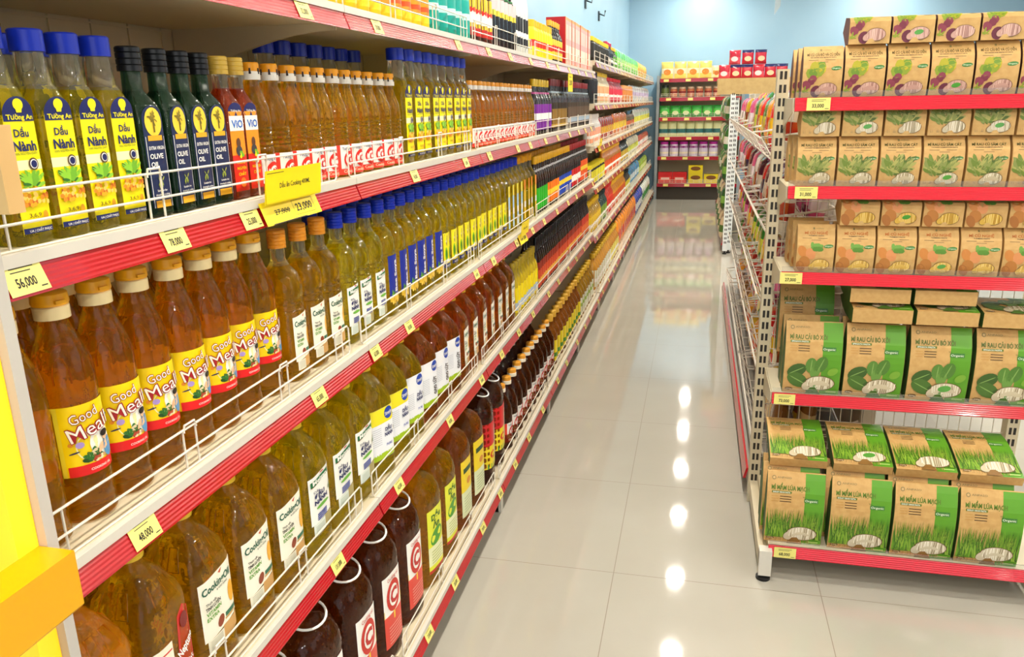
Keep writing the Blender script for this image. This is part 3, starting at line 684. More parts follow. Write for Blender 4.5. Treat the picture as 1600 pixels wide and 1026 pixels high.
def pillow(mb, w, h, t, m1, m2=None, f0=.3, f1=.7, nu=8, nv=10):
    """a sealed bag standing on its lower seam: width w, height h, thickness t, colour band between f0 and f1"""
    def pt(i, j, s):
        u = i/nu*2-1; v = j/nv; q = (1-abs(u)**3)*(1-abs(2*v-1)**4); wob = .06*math.sin(7*u+9*v)*q
        return (s*t/2*(q**.6 if q > 0 else 0)*(1+wob)+(.0004*s), w/2*u*(1-.05*math.sin(PI*v)), h*v)
    for s in (1, -1):
        o = len(mb.v)
        for j in range(nv+1):
            for i in range(nu+1): mb.v.append(pt(i, j, s))
        for j in range(nv):
            c = m2 if (m2 and f0 <= (j+.5)/nv < f1) else m1
            for i in range(nu):
                a = o+j*(nu+1)+i; f = [a, a+1, a+nu+2, a+nu+1]; mb.f.append(f if s > 0 else f[::-1]); mb.m.append(mb.mi(c))
def proto_bag(c1, c2, w=.15, h=.19, t=.05, dot=None, name='snack_bag', cat='snack bag', txt=None, tc=WH, f=(.35, .65)):
    m = MB(); pillow(m, w, h, t, foil(c1), foil(c2) if c2 else None, *f)
    a = Art()
    if dot: a.ell(0, h*.38, w*.3, h*.18, foil(dot), 12)
    if txt: a.up(); a.txt(txt, 0, h*.72, h*.12, tc, w=w*.6, bold=.03)
    if a.e:
        def fn(u, v, off):
            uu = u/(w/2); vv = v/h; q = max(0, (1-abs(uu)**3)*(1-abs(2*vv-1)**4)); return (t/2*q**.6*1.07+off+.0005, u, v)
        a.bake(m, fn)
    o = m.build(name, None, 60); o['category'] = cat; return o

# ------------------------------------------------------------------ goods on the near bottle shelves
jit = random.Random(11)
ZT = [z+.042 for z in LZ]+[BASE+.042]; ZF = [z+.042 for z in FZ]+[BASE+.042]
WHR = dict(enumerate(['top shelf', 'second shelf', 'third shelf', 'fourth shelf', 'bottom shelf']))
def row(proto, z, ys, desc, where, x=-.075, turn=0, back=False, dz=0, rz=0.06, start=0):
    g = '%ss on the %s' % (desc, where) if not back else 'back row of %ss on the %s' % (desc, where)
    for i, y in enumerate(ys):
        j = i+start
        o = ORD[j] if j < 30 else ORD[j-30]
        lab = '%s, %s from near end, %s%s' % (desc, o, 'back row, ' if back else '', where)
        place(proto, (x+jit.uniform(-.002, .002), y, z+.0008+dz), (0, 0, turn+jit.uniform(-rz, rz)), lab, g)
def ar(a, p, n): return [a+p*i for i in range(n)]
soy = proto_soy(); soyL = proto_soy('oil_bottle', .268, .031, .031)
row(soy, ZT[1], ar(.705, .0525, 4), 'flat clear oil bottle with square blue cap', WHR[1], -.062)
row(soy, ZT[1], ar(.73, .0525, 3), 'flat clear oil bottle with square blue cap', WHR[1], -.125, back=True)
row(proto_olive(), ZT[1], [.918, .968, 1.018, 1.0675], 'dark green olive oil bottle with black cap', WHR[1], -.062)
row(proto_vio(), ZT[1], [1.117, 1.162], 'orange-red vinegar bottle with gold cap', WHR[1], -.062)
ck = proto_cook400()
row(ck, ZT[1], [1.2096, 1.2660, 1.3270, 1.385, 1.442, 1.5, 1.5580, 1.6180, 1.6780, 1.738, 1.798], 'small amber cooking oil bottle, white-orange cap', WHR[1], -.062)
row(ck, ZT[1], ar(1.24, .058, 4), 'small amber cooking oil bottle, white-orange cap', WHR[1], -.122, back=True)
row(soyL, ZT[1], ar(1.875, .066, 9), 'tall flat oil bottle with blue cap', WHR[1], -.067)
row(soyL, ZT[1], ar(1.50, .07, 7), 'tall flat oil bottle with blue cap', WHR[1], -.20, back=True)
ckf = proto_cook400(False)
row(ckf, ZT[1], ar(2.478, .058, 17), 'amber cooking oil bottle in red wrap', WHR[1], -.062)
row(ckf, ZT[1], ar(2.49, .058, 17), 'amber cooking oil bottle in red wrap', WHR[1], -.12, back=True)
BLK = P('#14161b', .2); DK = mat('#1c0f0a', .12, coat=.5); DKR = mat('#3a120a', .12, coat=.5)
row(proto_slim(P('#e8c428'), DK, bands('#7a2a9a', (.4, .65, WH), (.65, 1, '#7a2a9a')), .235, .026, neck=P('#c85a9a')), ZT[1], ar(3.485, .062, 6), 'black sauce bottle with purple label', WHR[1], -.062)
row(proto_slim(P('#7a1a1c'), DK, bands('#8a6a2a', (.75, 1, '#2a2418'), (0, .12, '#c8a84a')), .245, .0215, neck=P('#9fb4c0')), ZT[1], ar(3.87, .05, 9), 'slim black bottle with brown label', WHR[1], -.057)
row(proto_slim(P('#a01c20'), DK, bands('#5a4a3a', (.1, .3, '#9fb4c4'), (.8, 1, '#3a3226')), .245, .0215, neck=P('#9fb4c0')), ZT[1], ar(4.33, .05, 17), 'slim black bottle with dark red cap', WHR[1], -.057)
# third shelf
gm = proto_gm()
row(gm, ZT[2], ar(.7420, .0716, 7), 'amber oil bottle, yellow label, yellow flip cap', WHR[2], -.078, rz=.04, turn=-.3)
row(gm, ZT[2], ar(.775, .0715, 7), 'amber oil bottle, yellow label, yellow flip cap', WHR[2], -.160, back=True)
o_ = place(gm, (-.078, .6665, ZT[2]+.0008), (0, 0, 2.2), 'amber oil bottle turned to its back label beside the white end panel', 'amber oil bottles with yellow flip caps')
row(proto_1l(P('#f09c2a'), art_cookoil, OILA), ZT[2], [1.2570, 1.3360, 1.412], 'golden oil bottle, white label, orange cap', WHR[2], -.074)
mz = proto_1l(BLUE, art_meizan, OILY)
row(mz, ZT[2], [1.490, 1.566, 1.642], 'pale yellow oil bottle, white label, blue cap', WHR[2], -.074)
bsy = proto_1l(BLUE, art_beesoya, OILG, lab=(.03, .145))
row(bsy, ZT[2], ar(1.717, .0705, 6), 'yellow oil bottle with dark blue label', WHR[2], -.074)
sy = proto_1l(BLUE, art_simplyyellow, OILY, lab=(.03, .13))
row(sy, ZT[2], ar(2.142, .0705, 11), 'yellow oil bottle with yellow-navy label', WHR[2], -.074)
row(mz, ZT[2], ar(1.53, .0735, 5), 'pale yellow oil bottle, white label, blue cap', WHR[2], -.150, back=True)
pl1 = proto_1l(BLUE, lambda w, a, b: art_bands(w, a, b, bands(WH, (.0, .1, NAVY))), OILY, parts=False)
row(pl1, ZT[2], ar(1.90, .072, 14), 'yellow oil bottle with blue cap', WHR[2], -.150, back=True)
row(proto_1l(BLUE, lambda w, a, b: art_bands(w*.55, a, b+.02, bands('#a9cfe6', (.75, 1, '#e8d83a'), (.3, .45, WH))), OILY, parts=False, lab=(.02, .16)), ZT[2], ar(2.92, .071, 4), 'yellow oil bottle, narrow light blue label', WHR[2], -.074)
row(proto_1l(P('#e0a01c'), lambda w, a, b: art_bands(w*.55, a, b+.02, bands('#f0c41c', (.75, 1, '#e88a1c'), (.3, .45, WH))), OILY, parts=False, lab=(.02, .16)), ZT[2], ar(3.205, .071, 4), 'golden oil bottle, narrow orange label', WHR[2], -.074)
CAPY = P('#f0b818')
for k, (cs, y0, n, nm, cp) in enumerate(((bands('#2fae2c', (.8, 1, '#1a1a1a')), 3.50, 5, 'black sauce bottle with green label', CAPY), (bands('#ef7a1c', (.8, 1, '#1a1a1a'), (.3, .5, '#f4d23a')), 3.765, 6, 'black sauce bottle with orange label', CAPY),
        (bands('#1d46b4', (.8, 1, '#1a1a1a'), (.4, .6, '#f4d23a')), 4.08, 8, 'black sauce bottle with blue label', CAPY), (bands('#c8201c', (.8, 1, '#1a1a1a'), (.2, .5, WH)), 4.495, 7, 'black sauce bottle with red label', P('#b01c20')), (bands('#e0581c', (.5, .7, '#e8c83a')), 4.86, 6, 'brown sauce bottle with red-orange label', P('#b01c20')))):
    row(proto_slim(cp, DK, cs, .252, .0235, neck=P('#c9ccd0')), ZT[2], ar(y0, .0515, n), nm, WHR[2], -.062)
    row(proto_slim(cp, DKR, cs, .262, .0235), ZT[2], ar(y0+.01, .0515, n), nm, WHR[2], -.115, back=True)
# fourth shelf: two litre jugs
row(proto_jug2(lambda w, a, b: Art().rect(-w*.5, a, w*.5, a+.05, WH), OILO), ZT[3], [.688], 'bright orange oil jug with facetted shoulder', WHR[3], -.084)  # orange tint of the yellow light beside it is put into the oil colour
row(proto_jug2(art_neptune, OILA), ZT[3], [.800], 'amber oil jug with red corner label', WHR[3], -.084)
jc = proto_jug2(art_cookoil, OILA)
row(jc, ZT[3], [.913, 1.028, 1.142], 'amber oil jug with white-green label', WHR[3], -.084, rz=.03)
jm = proto_jug2(art_meizan, OILG)
row(jm, ZT[3], [1.255, 1.366, 1.478], 'greenish yellow oil jug, white-navy label', WHR[3], -.084, rz=.03)
row(proto_jug2(lambda w, a, b: art_simply(w, a, b, 'y'), OILG), ZT[3], [1.592, 1.706], 'green-gold oil jug, round blue emblem, yellow top', WHR[3], -.084, turn=-.25)
row(proto_jug2(lambda w, a, b: art_simply(w, a, b, 'w'), OILG), ZT[3], [1.818], 'green-gold oil jug with white label', WHR[3], -.084, turn=-.25)
row(proto_jug2(lambda w, a, b: art_simply(w, a, b, 'b'), OILB), ZT[3], [1.93, 2.042, 2.154], 'brown rice oil jug, white label', WHR[3], -.084, turn=-.25)
jn = proto_jug2(lambda w, a, b: art_cookoil(w*.6, a, b), OILB)
row(jn, ZT[3], ar(2.268, .111, 7), 'brown oil jug with narrow pale label', WHR[3], -.084)
row(jc, ZT[3], ar(.70, .113, 6), 'amber oil jug', WHR[3], -.195, back=True)
row(jm, ZT[3], ar(1.40, .113, 5), 'greenish yellow oil jug', WHR[3], -.195, back=True)
row(jn, ZT[3], ar(1.98, .113, 8), 'brown oil jug', WHR[3], -.195, back=True)
row(proto_slim(P('#b8a02a'), mat('#b8a020', .15), bands('#e8d21c', (.1, .4, '#b8c8d8')), .22, .0235), ZT[3], ar(3.03, .05, 9), 'yellow bottle with yellow label', WHR[3], -.06)
row(proto_slim(BLK, DK, bands('#c84a28', (.7, 1, '#8a2a1a'), (.2, .35, '#e8b84a')), .25, .0215, neck=BLK), ZT[3], ar(3.485, .0465, 30), 'slim black-capped bottle, orange-red label', WHR[3], -.057)
row(proto_slim(BLK, DK, bands('#d86a30', (.6, 1, '#c03a24')), .25, .0215), ZT[3], ar(4.885, .0465, 7), 'slim black-capped bottle, bright orange label', WHR[3], -.057)
row(proto_slim(BLK, DK, bands('#8a2a1a'), .262, .0215), ZT[3], ar(3.50, .052, 28), 'slim black-capped bottle', WHR[3], -.110, back=True)
# bottom shelf: five litre jugs
XJ = -.058
jr = proto_jug5('red', OILD, mat('#efece4', .3))
row(jr, ZT[4], ar(.865, .1545, 6), 'dark brown oil jug, red-white label, dimpled shoulder', WHR[4], XJ, turn=-.1)
row(proto_jug5('green', OILA), ZT[4], [1.796, 1.944], 'amber oil jug with yellow-green label', WHR[4], XJ, turn=-.1)
row(proto_jug5('yellow', OILB), ZT[4], [2.096, 2.248], 'brown oil jug with yellow label', WHR[4], XJ, turn=-.1)
row(proto_jug5('wrap', OILD, mat('#efece4', .3)), ZT[4], [2.402, 2.556], 'dark brown jug, red-yellow-green wrap, white handle', WHR[4], XJ, turn=.15)
rd = proto_round()
row(rd, ZT[4], ar(2.675, .091, 11), 'round brown oil bottle, white-orange cap', WHR[4], -.03)
row(rd, ZT[4], ar(2.71, .091, 11), 'round brown oil bottle, white-orange cap', WHR[4], -.125, back=True)
row(proto_slim(P('#e0b040'), oil('#a86420', .5), bands('#f0dc1e', (.2, .4, '#4a8a2a')), .25, .04, n=18, name='oil_bottle', cat='oil bottle', lab=(.08, .5)), ZT[4], ar(3.69, .088, 10), 'brown oil bottle with bright yellow label', WHR[4], -.03)
row(proto_slim(P('#d8b030'), oil('#c89a30', .5), bands('#dfe3cc', (.5, .7, '#9ab84a')), .25, .04, n=18, name='oil_bottle', cat='oil bottle', lab=(.08, .5)), ZT[4], ar(4.575, .088, 7), 'golden oil bottle with pale green label', WHR[4], -.03)
# top shelf
YL = P('#f2d838')
row(proto_jar(YL, P('#f2ce1e'), bands('#f4d426', (.25, .75, '#ee9a28'), (.35, .5, '#d8541c')), .125, .031, parts=True), ZT[0], ar(.72, .0655, 21), 'yellow-lidded yellow jar with orange label', WHR[0], -.062)
row(proto_jar(P('#0f7a6c'), P('#12a08e'), bands('#12a496', (.4, .6, '#bfe8e0')), .15, .034, parts=True), ZT[0], ar(2.105, .072, 5), 'teal jar with gold foot', WHR[0], -.062)
row(proto_slim(DK, DKR, bands('#f0c020', (.3, .6, '#eef0e0'), (0, .2, '#c8281c')), .25, .031, parts=True, name='sauce_bottle', txt='MIKI', tc=RED), ZT[0], ar(2.47, .068, 4), 'dark bottle with yellow-red label', WHR[0], -.062)
row(proto_slim(P('#e0e6de'), BLK, bands('#f0d83a', (.3, 1, '#f0c8c8')), .23, .027, lab=(.45, .7), parts=True, neck=P('#2a6a3a')), ZT[0], ar(2.745, .06, 6), 'black sauce bottle with pink-yellow label', WHR[0], -.062)
row(proto_slim(P('#a8682a'), mat('#d8dcd8', .2), bands('#15171a', (.3, .5, WH)), .30, .022, lab=(.1, .45)), ZT[0], ar(3.10, .052, 5), 'tall white bottle with brown wooden stopper', WHR[0], -.062)
row(proto_jar(P('#e8b81c'), P('#f4dc1c'), bands('#f2d818', (.3, .6, '#d8301c')), .15, .027, name='squeeze_bottle', cat='squeeze bottle'), ZT[0], ar(3.42, .058, 8), 'yellow squeeze bottle with red mark', WHR[0], -.062)
row(proto_slim(P('#e0a01c'), BLK, bands('#e8c83a', (.4, .7, '#c8281c')), .19, .026), ZT[0], ar(3.89, .058, 5), 'black bottle with golden cap', WHR[0], -.062)
ca = Art().rect(-.045, .01, .045, .22, '#f0a8a0').up(); ca.rect(-.04, .03, .04, .1, '#f2e2c8').rect(-.04, .13, .04, .2, '#e8c8b8');
row(proto_carton(.10, .10, .235, L('#f0a050'), L('#b8141c'), ca), ZT[0], ar(4.26, .104, 9), 'orange-pink gift carton with red side', WHR[0], -.085, rz=0)

# ------------------------------------------------------------------ goods on the far shelves
def far(li, y, items):
    wh = shf[li]; x = -.07 if li < 5 else -.03
    for (pr_, n, p, nm) in items:
        row(pr_, ZF[li], ar(y+p/2, p, n), nm, wh, x); y += n*p
def SL(c, b, l, H=.2, r=.03, **k): return proto_slim(P(c), mat(b, .15, coat=.4), bands(l, (.3, .5, WH)), H, r, n=12, **k)
def JR(c, b, l, H=.11, r=.034): return proto_jar(P(c), mat(b, .2), bands(l), H, r)
far(0, 5.29, [(JR('#e8c820', '#1c1a14', '#262218', .15, .036), 12, .078, 'dark jar with yellow lid'), (SL('#b02a50', '#141414', '#26303a', .18, .032), 5, .07, 'black bottle with crimson cap'), (SL('#f0a81c', '#2a3a1a', '#5aa02a', .16, .03), 5, .066, 'green-labelled bottle with orange cap'),
    (proto_bag('#5cc63a', '#a8e06a', .16, .17, .06), 14, .17, 'bright green bag'), (proto_bag('#f2ca1c', '#f09a1c', .17, .17, .06, dot='#f8e86a'), 8, .175, 'round yellow snack bag')])
far(1, 5.29, [(JR('#14161a', '#20262a', '#1c2228', .20, .042), 3, .09, 'black jar with black lid'), (SL('#f0d020', '#d8c8a0', '#e8a070', .21, .033), 10, .076, 'cream bottle with yellow cap'), (SL('#d81c28', '#a82028', '#d8304a', .19, .038), 12, .088, 'red bottle with red label'),
    (JR('#e8a05a', '#b8602a', '#d88a3a', .15, .042), 12, .088, 'orange-brown jar with orange lid'), (proto_bag('#d8dce4', '#c8b8d8', .15, .17, .06), 17, .165, 'pale lilac snack bag')])
far(2, 5.29, [(SL('#e8e4dc', '#f0efe8', '#e0906a', .20, .03), 8, .07, 'white bottle with red foot'), (proto_bag('#a81c18', '#d8a01c', .13, .17, .05, name='sachet', cat='sachet'), 7, .135, 'dark red sachet with gold band'), (proto_bag('#d86a1c', '#f0c83a', .13, .18, .05, name='sachet', cat='sachet'), 9, .135, 'orange sachet with yellow band'),
    (proto_bag('#5a1c14', '#c85a2a', .13, .15, .05, name='sachet', cat='sachet'), 7, .135, 'brown sachet with orange band'), (proto_bag('#eef0e6', '#e8e03a', .16, .19, .06), 16, .165, 'white snack bag with yellow band')])
far(3, 5.29, [(JR('#f2e02a', '#14161a', '#d8d02a', .14, .036), 10, .078, 'black jar with yellow lid'), (SL('#f0b01c', '#c87a18', '#d8501c', .2, .03), 20, .066, 'orange sauce bottle with yellow cap'), (SL('#14161a', '#24282c', '#c8a83a', .19, .034), 10, .074, 'black bottle with gold label'),
    (proto_bag('#f2f0dc', '#d8e04a', .15, .18, .06, name='noodle_bag', cat='noodle bag'), 9, .16, 'white noodle bag with lime band'), (proto_bag('#e84a3a', '#f4f0ea', .15, .15, .06), 12, .155, 'red and white snack bag')])
far(4, 5.29, [(SL('#e8c020', '#b89018', '#e8c22a', .22, .034), 8, .076, 'golden bottle with yellow cap'), (SL('#1a2a2a', '#1c3a34', '#7a9a2a', .22, .032), 6, .07, 'dark green bottle with black cap'), (SL('#c81c1c', '#d83a1c', '#c8281c', .24, .034), 6, .074, 'red chilli sauce bottle'),
    (SL('#f0b428', '#d88a18', '#c84a28', .22, .032), 16, .072, 'amber sauce bottle with red label'), (SL('#14161a', '#2a2420', '#e0d03a', .2, .032), 8, .07, 'black bottle with lime label'), (proto_bag('#3aa0e0', '#d8eef8', .16, .2, .06, name='washing_powder_bag', cat='bag'), 8, .165, 'sky blue bag'), (proto_bag('#a8d02a', '#e8f0a0', .15, .17, .06), 9, .16, 'lime green bag')])
far(5, 5.29, [(SL('#d8b030', '#c0882a', '#dfe3cc', .25, .04), 10, .09, 'golden oil bottle with pale label'), (SL('#d8b030', '#b87a1c', '#e8dc6a', .25, .04), 7, .09, 'amber oil bottle with cream label'), (proto_bag('#ee8a14', '#d8401c', .16, .26, .07, name='noodle_bag', cat='noodle bag'), 12, .165, 'orange noodle bag with red band'),
    (proto_bag('#2a4ab0', '#e8eef4', .17, .26, .08, name='washing_powder_bag', cat='bag'), 6, .175, 'blue and white washing bag'), (proto_bag('#dfe6da', '#4a9a4a', .17, .26, .08, name='washing_powder_bag', cat='bag'), 8, .175, 'pale bag with green band')])
# promotional signs clipped to the strips
def sign(y, z, w, lines, lab, x=0.0055, hh=.05):
    m = MB(); a = Art(); a.rect(-w/2, 0, w/2, hh, SIGNY, 2)
    a.up(); a.txt(lines[0], 0, hh*.5, hh*.16, INK, w=w*.55); a.rect(-w*.48, hh*.9, -w*.2, hh*.92, INK, 1)
    a.bake(m, lambda u, v, off: (x+.002+off+v*.08, y+u, z+.036+v))
    m.hexa([(x-.0005, y-w/2, z+.034), (x+.001, y-w/2, z+.034), (x+.001, y+w/2, z+.034), (x-.0005, y+w/2, z+.034), (x+.0015+.08*hh, y-w/2, z+.036+hh), (x+.003+.08*hh, y-w/2, z+.036+hh), (x+.003+.08*hh, y+w/2, z+.036+hh), (x+.0015+.08*hh, y+w/2, z+.036+hh)], SIGNY)
    b = Art(); b.rect(-w/2, -.0185, w/2, .0195, SIGNY, 2); b.up(); b.txt(lines[1], -w*.18, 0, .0085, INK, w=w*.26); b.rect(-w*.31, -.0006, -w*.05, .0006, INK, 1)
    for (u0, v0, u1, v1) in ((w*.02, .012, w*.4, .0125), (w*.02, -.0125, w*.4, -.012), (w*.02, -.012, w*.024, .012), (w*.396, -.012, w*.4, .012)): b.rect(u0, v0, u1, v1, INK, 1)
    b.txt(lines[2], w*.21, 0, .013, INK, w=w*.3, bold=.02); b.rect(-w*.4, -.0185, w*.2, -.017, INK, 1)
    b.bake(m, lambda u, v, off: (lambda p: (p[0]+.0035, y+p[1], p[2]))(slant(x-.003, z)(u, v, off)))
    tag(m.build('price_sign', None, 0), lab, 'price sign')
sign(1.188, LZ[1], .185, ('Dầu ăn Cooking 400ML', '27,000', '23,000'), 'folded yellow price sign over the second shelf strip')
sign(2.97, LZ[2], .13, ('Dầu ăn', '61,000', '55,000'), 'folded yellow price sign on the third shelf strip')
sign(5.42, FZ[2], .12, ('Dầu ăn', '29,000', '24,000'), 'folded yellow price sign just past the step in shelf heights')
m = MB(); m.box(-.004, -.002, 4.10, 4.24, 1.44, 1.528, SIGNY); Art().txt('22,000', 0, 0, .025, INK, w=.09).rect(-.05, .025, .03, .028, INK).bake(m, lambda u, v, off: (-.002+off, 4.17+u, 1.485+v))
tag(m.build('price_sign', None, 0), 'flat yellow price sign hanging below the top shelf', 'price sign')
GB = mat('#e0a400', .35)
mb = MB(); prof = [(-.006, .896), (.004, .884), (.034, .884), (.0375, .888), (.0375, .951), (-.006, .951)]
N = len(prof); mb.poly([(x, .28, z) for x, z in prof]+[(x, .5985, z) for x, z in prof], GB, [tuple(range(N))[::-1], tuple(range(N, 2*N))]+[(i, (i+1) % N, N+(i+1) % N, N+i) for i in range(N)])
tag(mb.build('gold_rail', smooth=0), 'thick gold rail running towards the camera before the white end panel', 'rail')

# ------------------------------------------------------------------ pasta boxes on the end display
PZ = lambda v, h, d: None
def box_profile(h, d):
    P_ = [(0, .40), (.12, .47), (.35, .52), (.55, .52), (.75, .42), (.9, .22), (1, .04)]
    def fx(v):
        t = min(1, max(0, v/h))
        for (a, p), (b, q) in zip(P_, P_[1:]):
            if a <= t <= b: return d*(p+(q-p)*(t-a)/(b-a))
        return d*.04
    return P_, fx
def pasta_art(kind, w, h):
    a = Art(); W = w/2
    K = '#cba66a'; title, sub, tcol = {'a': ('MÌ CỦ CẢI ĐỎ VÀ CỦ DỀN', 'RED RADISH AND BEETROOT PASTA', '#4e3f10'), 'b': ('MÌ RAU CỦ SÂM CÁT', 'LAUNAEA SARMENTOSA PASTA', '#4c4a12'), 'c': ('MÌ CỦ NGHỆ', 'TURMERIC PASTA', '#b8641c'),
        'd': ('MÌ RAU CẢI BÓ XÔI', 'SPINACH PASTA', '#5a6a1c'), 'e': ('MÌ MẦM LÚA MẠCH', 'BARLEY GRASS PASTA', '#5a7a1c')}[kind]
    big = kind in 'de'; nv = 12
    a.rect(-W, 0, W, h, KRAFT, 4, nv)
    if big: a.up(); a.rect(W*.32, 0, W, h, L('#5c9a22'), 3, nv)
    a.up(); y = lambda f: f*h
    if not big:
        a.ell(-W*.12, y(.93), w*.03, w*.03, '#8a7a4a', 12); a.txt('ANPASO', W*.2, y(.93), .022*h, '#8a7a4a', w=W*.42)
        a.txt(title, 0, y(.84), .05*h, tcol, w=W*(1.65 if kind != 'c' else 1.25), bold=.03); a.txt(sub, 0, y(.785), .022*h, INK, w=W*(1.3 if kind != 'c' else .8), bold=.02)
        for (u, v) in ((-.5, .73), (.35, .73), (0, .69)): a.rect(W*(u-.25), y(v), W*(u+.25), y(v)+.008*h, '#5c4a2c', 1)
        a.ell(W*.68, y(.57), W*.26, .04*h, '#3f7a34', 12, .1); a.up(); a.txt('Organic', W*.68, y(.57), .025*h, '#d8e8c0', w=W*.4)
    else:
        a.ell(-W*.78, y(.93), w*.035, w*.035, '#8a7a4a', 14); a.up(); a.ell(-W*.78, y(.93), w*.022, w*.022, K, 12); a.txt('ANPASO', -W*.42, y(.935), .024*h, '#8a7a4a', w=W*.5)
        a.txt(title, -W*.2, y(.81), .058*h, tcol, w=W*1.32, bold=.035); a.rect(-W*.84, y(.735), -W*.15, y(.765), '#6a7a2c', 2)
        a.up(); a.txt(sub, -W*.5, y(.75), .018*h, WH, w=W*.6)
        for k in range(3): a.rect(-W*.85, y(.69-.035*k), -W*.6, y(.695-.035*k), '#c08a3a', 1); a.rect(-W*.55, y(.688-.035*k), -W*.15, y(.697-.035*k), '#3a2418', 1)
        a.rect(W*.3, y(.63), W*.78, y(.685), '#3f7a34', 2); a.up(); a.txt('Organic', W*.54, y(.657), .03*h, '#e2ecd0', w=W*.42); a.txt('The', W*.3, y(.70), .016*h, DGRN, w=W*.12)
        a.ell(-W*.78, y(.06), W*.14, .022*h, '#5a3a1c', 12); a.up(); a.txt('200g', -W*.78, y(.06), .022*h, '#e8d0a0', w=W*.2)
        a.rect(W*.55, y(.03), W*.9, y(.05), '#a8c86a', 1)
    a.up()
    if kind == 'a':
        leaves(a, -W*.25, y(.42), W*.75, 13, ['#a8a01c', '#8a9a2a', '#c0aa20', '#6a8a24'], 5, (.5, 2.6), wd=.75); dots(a, -W*.85, -W*.45, y(.2), y(.38), W*.2, 4, ['#8a3a4a', '#7a3040'], 2); a.ell(-W*.25, y(.12), W*.3, .12*h, '#6a2a3c', 14); leaves(a, -W*.8, y(.12), W*.3, 6, ['#8a9a2a'], 8)
    elif kind == 'b':
        leaves(a, -W*.2, y(.28), W*1.1, 44, ['#6c8030', '#86904a', '#a8a45a', '#54682a', '#7e7838'], 6, (.2, 2.9), wd=.25)
        grass(a, -W*.9, W*.5, y(.06), .1*h, 20, ['#6a5a4a', '#8a7a5a'], 3)
    elif kind == 'c':
        for (u, v, r, c) in ((-.7, .45, .24, '#cc8440'), (-.25, .40, .26, '#d8905a'), (-.55, .22, .3, '#b87838'), (-.75, .12, .22, '#a86a30')): a.ell(W*u, y(v), W*r, .13*h, c, 14, .4)
        leaves(a, -W*.1, y(.52), W*.6, 7, ['#5c8a34', '#6a9a3c'], 4, (-.4, 2.2), wd=.6)
    elif kind == 'd':
        for (u, v, r, t, c) in ((-.55, .34, .36, .5, '#3c5c22'), (-.5, .20, .4, -.5, '#4a6e28'), (-.05, .42, .3, 1.5, '#5a8434'), (.3, .44, .32, 1.2, '#4f7a2c'), (.1, .33, .26, 1.4, '#6a9440'), (.72, .34, .2, .6, '#7aa834'), (-.1, .12, .3, -1.0, '#3a5a20')):
            a.ell(W*u, y(v), W*r, W*r*.68, c, 16, t)
        a.up()
        for (u, v, r, t) in ((-.55, .34, .3, .5), (-.5, .2, .34, -.5), (-.05, .42, .25, 1.5), (.3, .44, .27, 1.2)): a.ell(W*u, y(v), W*r, W*.018, '#86a858', 8, t)
        leaves(a, W*.1, y(.06), W*.3, 8, ['#5a8a3a'], 3, (.9, 2.2))
    else:
        grass(a, -W*.97, W*.97, y(.08), .47*h, 300, ['#46701a', '#5c8a20', '#7aa62c', '#35591a', '#8fb038'], 4); grass(a, -W*.95, W*.6, y(.02), .12*h, 50, ['#b08a4a', '#8a6430', '#d0b070'], 5)
    a.e = [([(min(W*.985, max(-W*.985, u)), v) for u, v in pts] if lv > 1 else pts, fs, c, lv) for pts, fs, c, lv in a.e]
    return a
def window_art(kind, w, h, seed=1):
    a = Art(); W = w/2; q = random.Random(seed)
    base, st1, st2 = {'a': ('#c89a8a', '#e2bca8', '#9a6a5c'), 'b': ('#c8b894', '#ece2c8', '#8a7a58'), 'c': ('#d8ae4a', '#efd07a', '#a87a28'), 'd': ('#cfc0a0', '#efe6d0', '#8a7858'), 'e': ('#cfc2a4', '#f2ead6', '#8f7f5e')}[kind]
    film = lambda c: mat(c, .12, coat=.8)
    cx, cy, rx, ry = (.3, .17, .46, .115) if kind not in 'de' else (.3, .165, .5, .10)
    parts = [(cx, cy, rx, ry, 0), (cx-.42, cy-.045, .22, .062, .6)]
    for (u, v, a1, b1, t) in parts: a.ell(W*u, h*v, W*a1*1.06, h*b1*1.07, '#6a4a28', 20, t)
    a.up()
    for (u, v, a1, b1, t) in parts: a.ell(W*u, h*v, W*a1, h*b1, film(base), 20, t)
    a.up()
    for k in range(15):
        u = cx-rx*.85+1.7*rx*k/14; hh = ry*math.sqrt(max(0, 1-((u-cx)/rx)**2))*.93; s_ = q.uniform(-.05, .05)
        a.poly([(W*u-W*.012, h*(cy-hh)), (W*u+W*.014, h*(cy-hh)), (W*(u+s_)+W*.014, h*(cy+hh)), (W*(u+s_)-W*.012, h*(cy+hh))], film(q.choice([st1, st1, st2])))
    if seed % 3 == 1: a.up(); a.ell(W*(cx-.15+.1*(seed % 2)), h*(cy+.02), W*.22, h*.045, film('#4f9a34'), 14, .2)
    a.poly([(-W*.2, 0), (W*.35, 0), (W*.15, h*(cy-ry*.62)), (-W*.02, h*(cy-ry*.7))], KRAFT if kind not in 'de' else (L('#8a6430') if kind == 'e' else L('#4a6e28')))
    return a
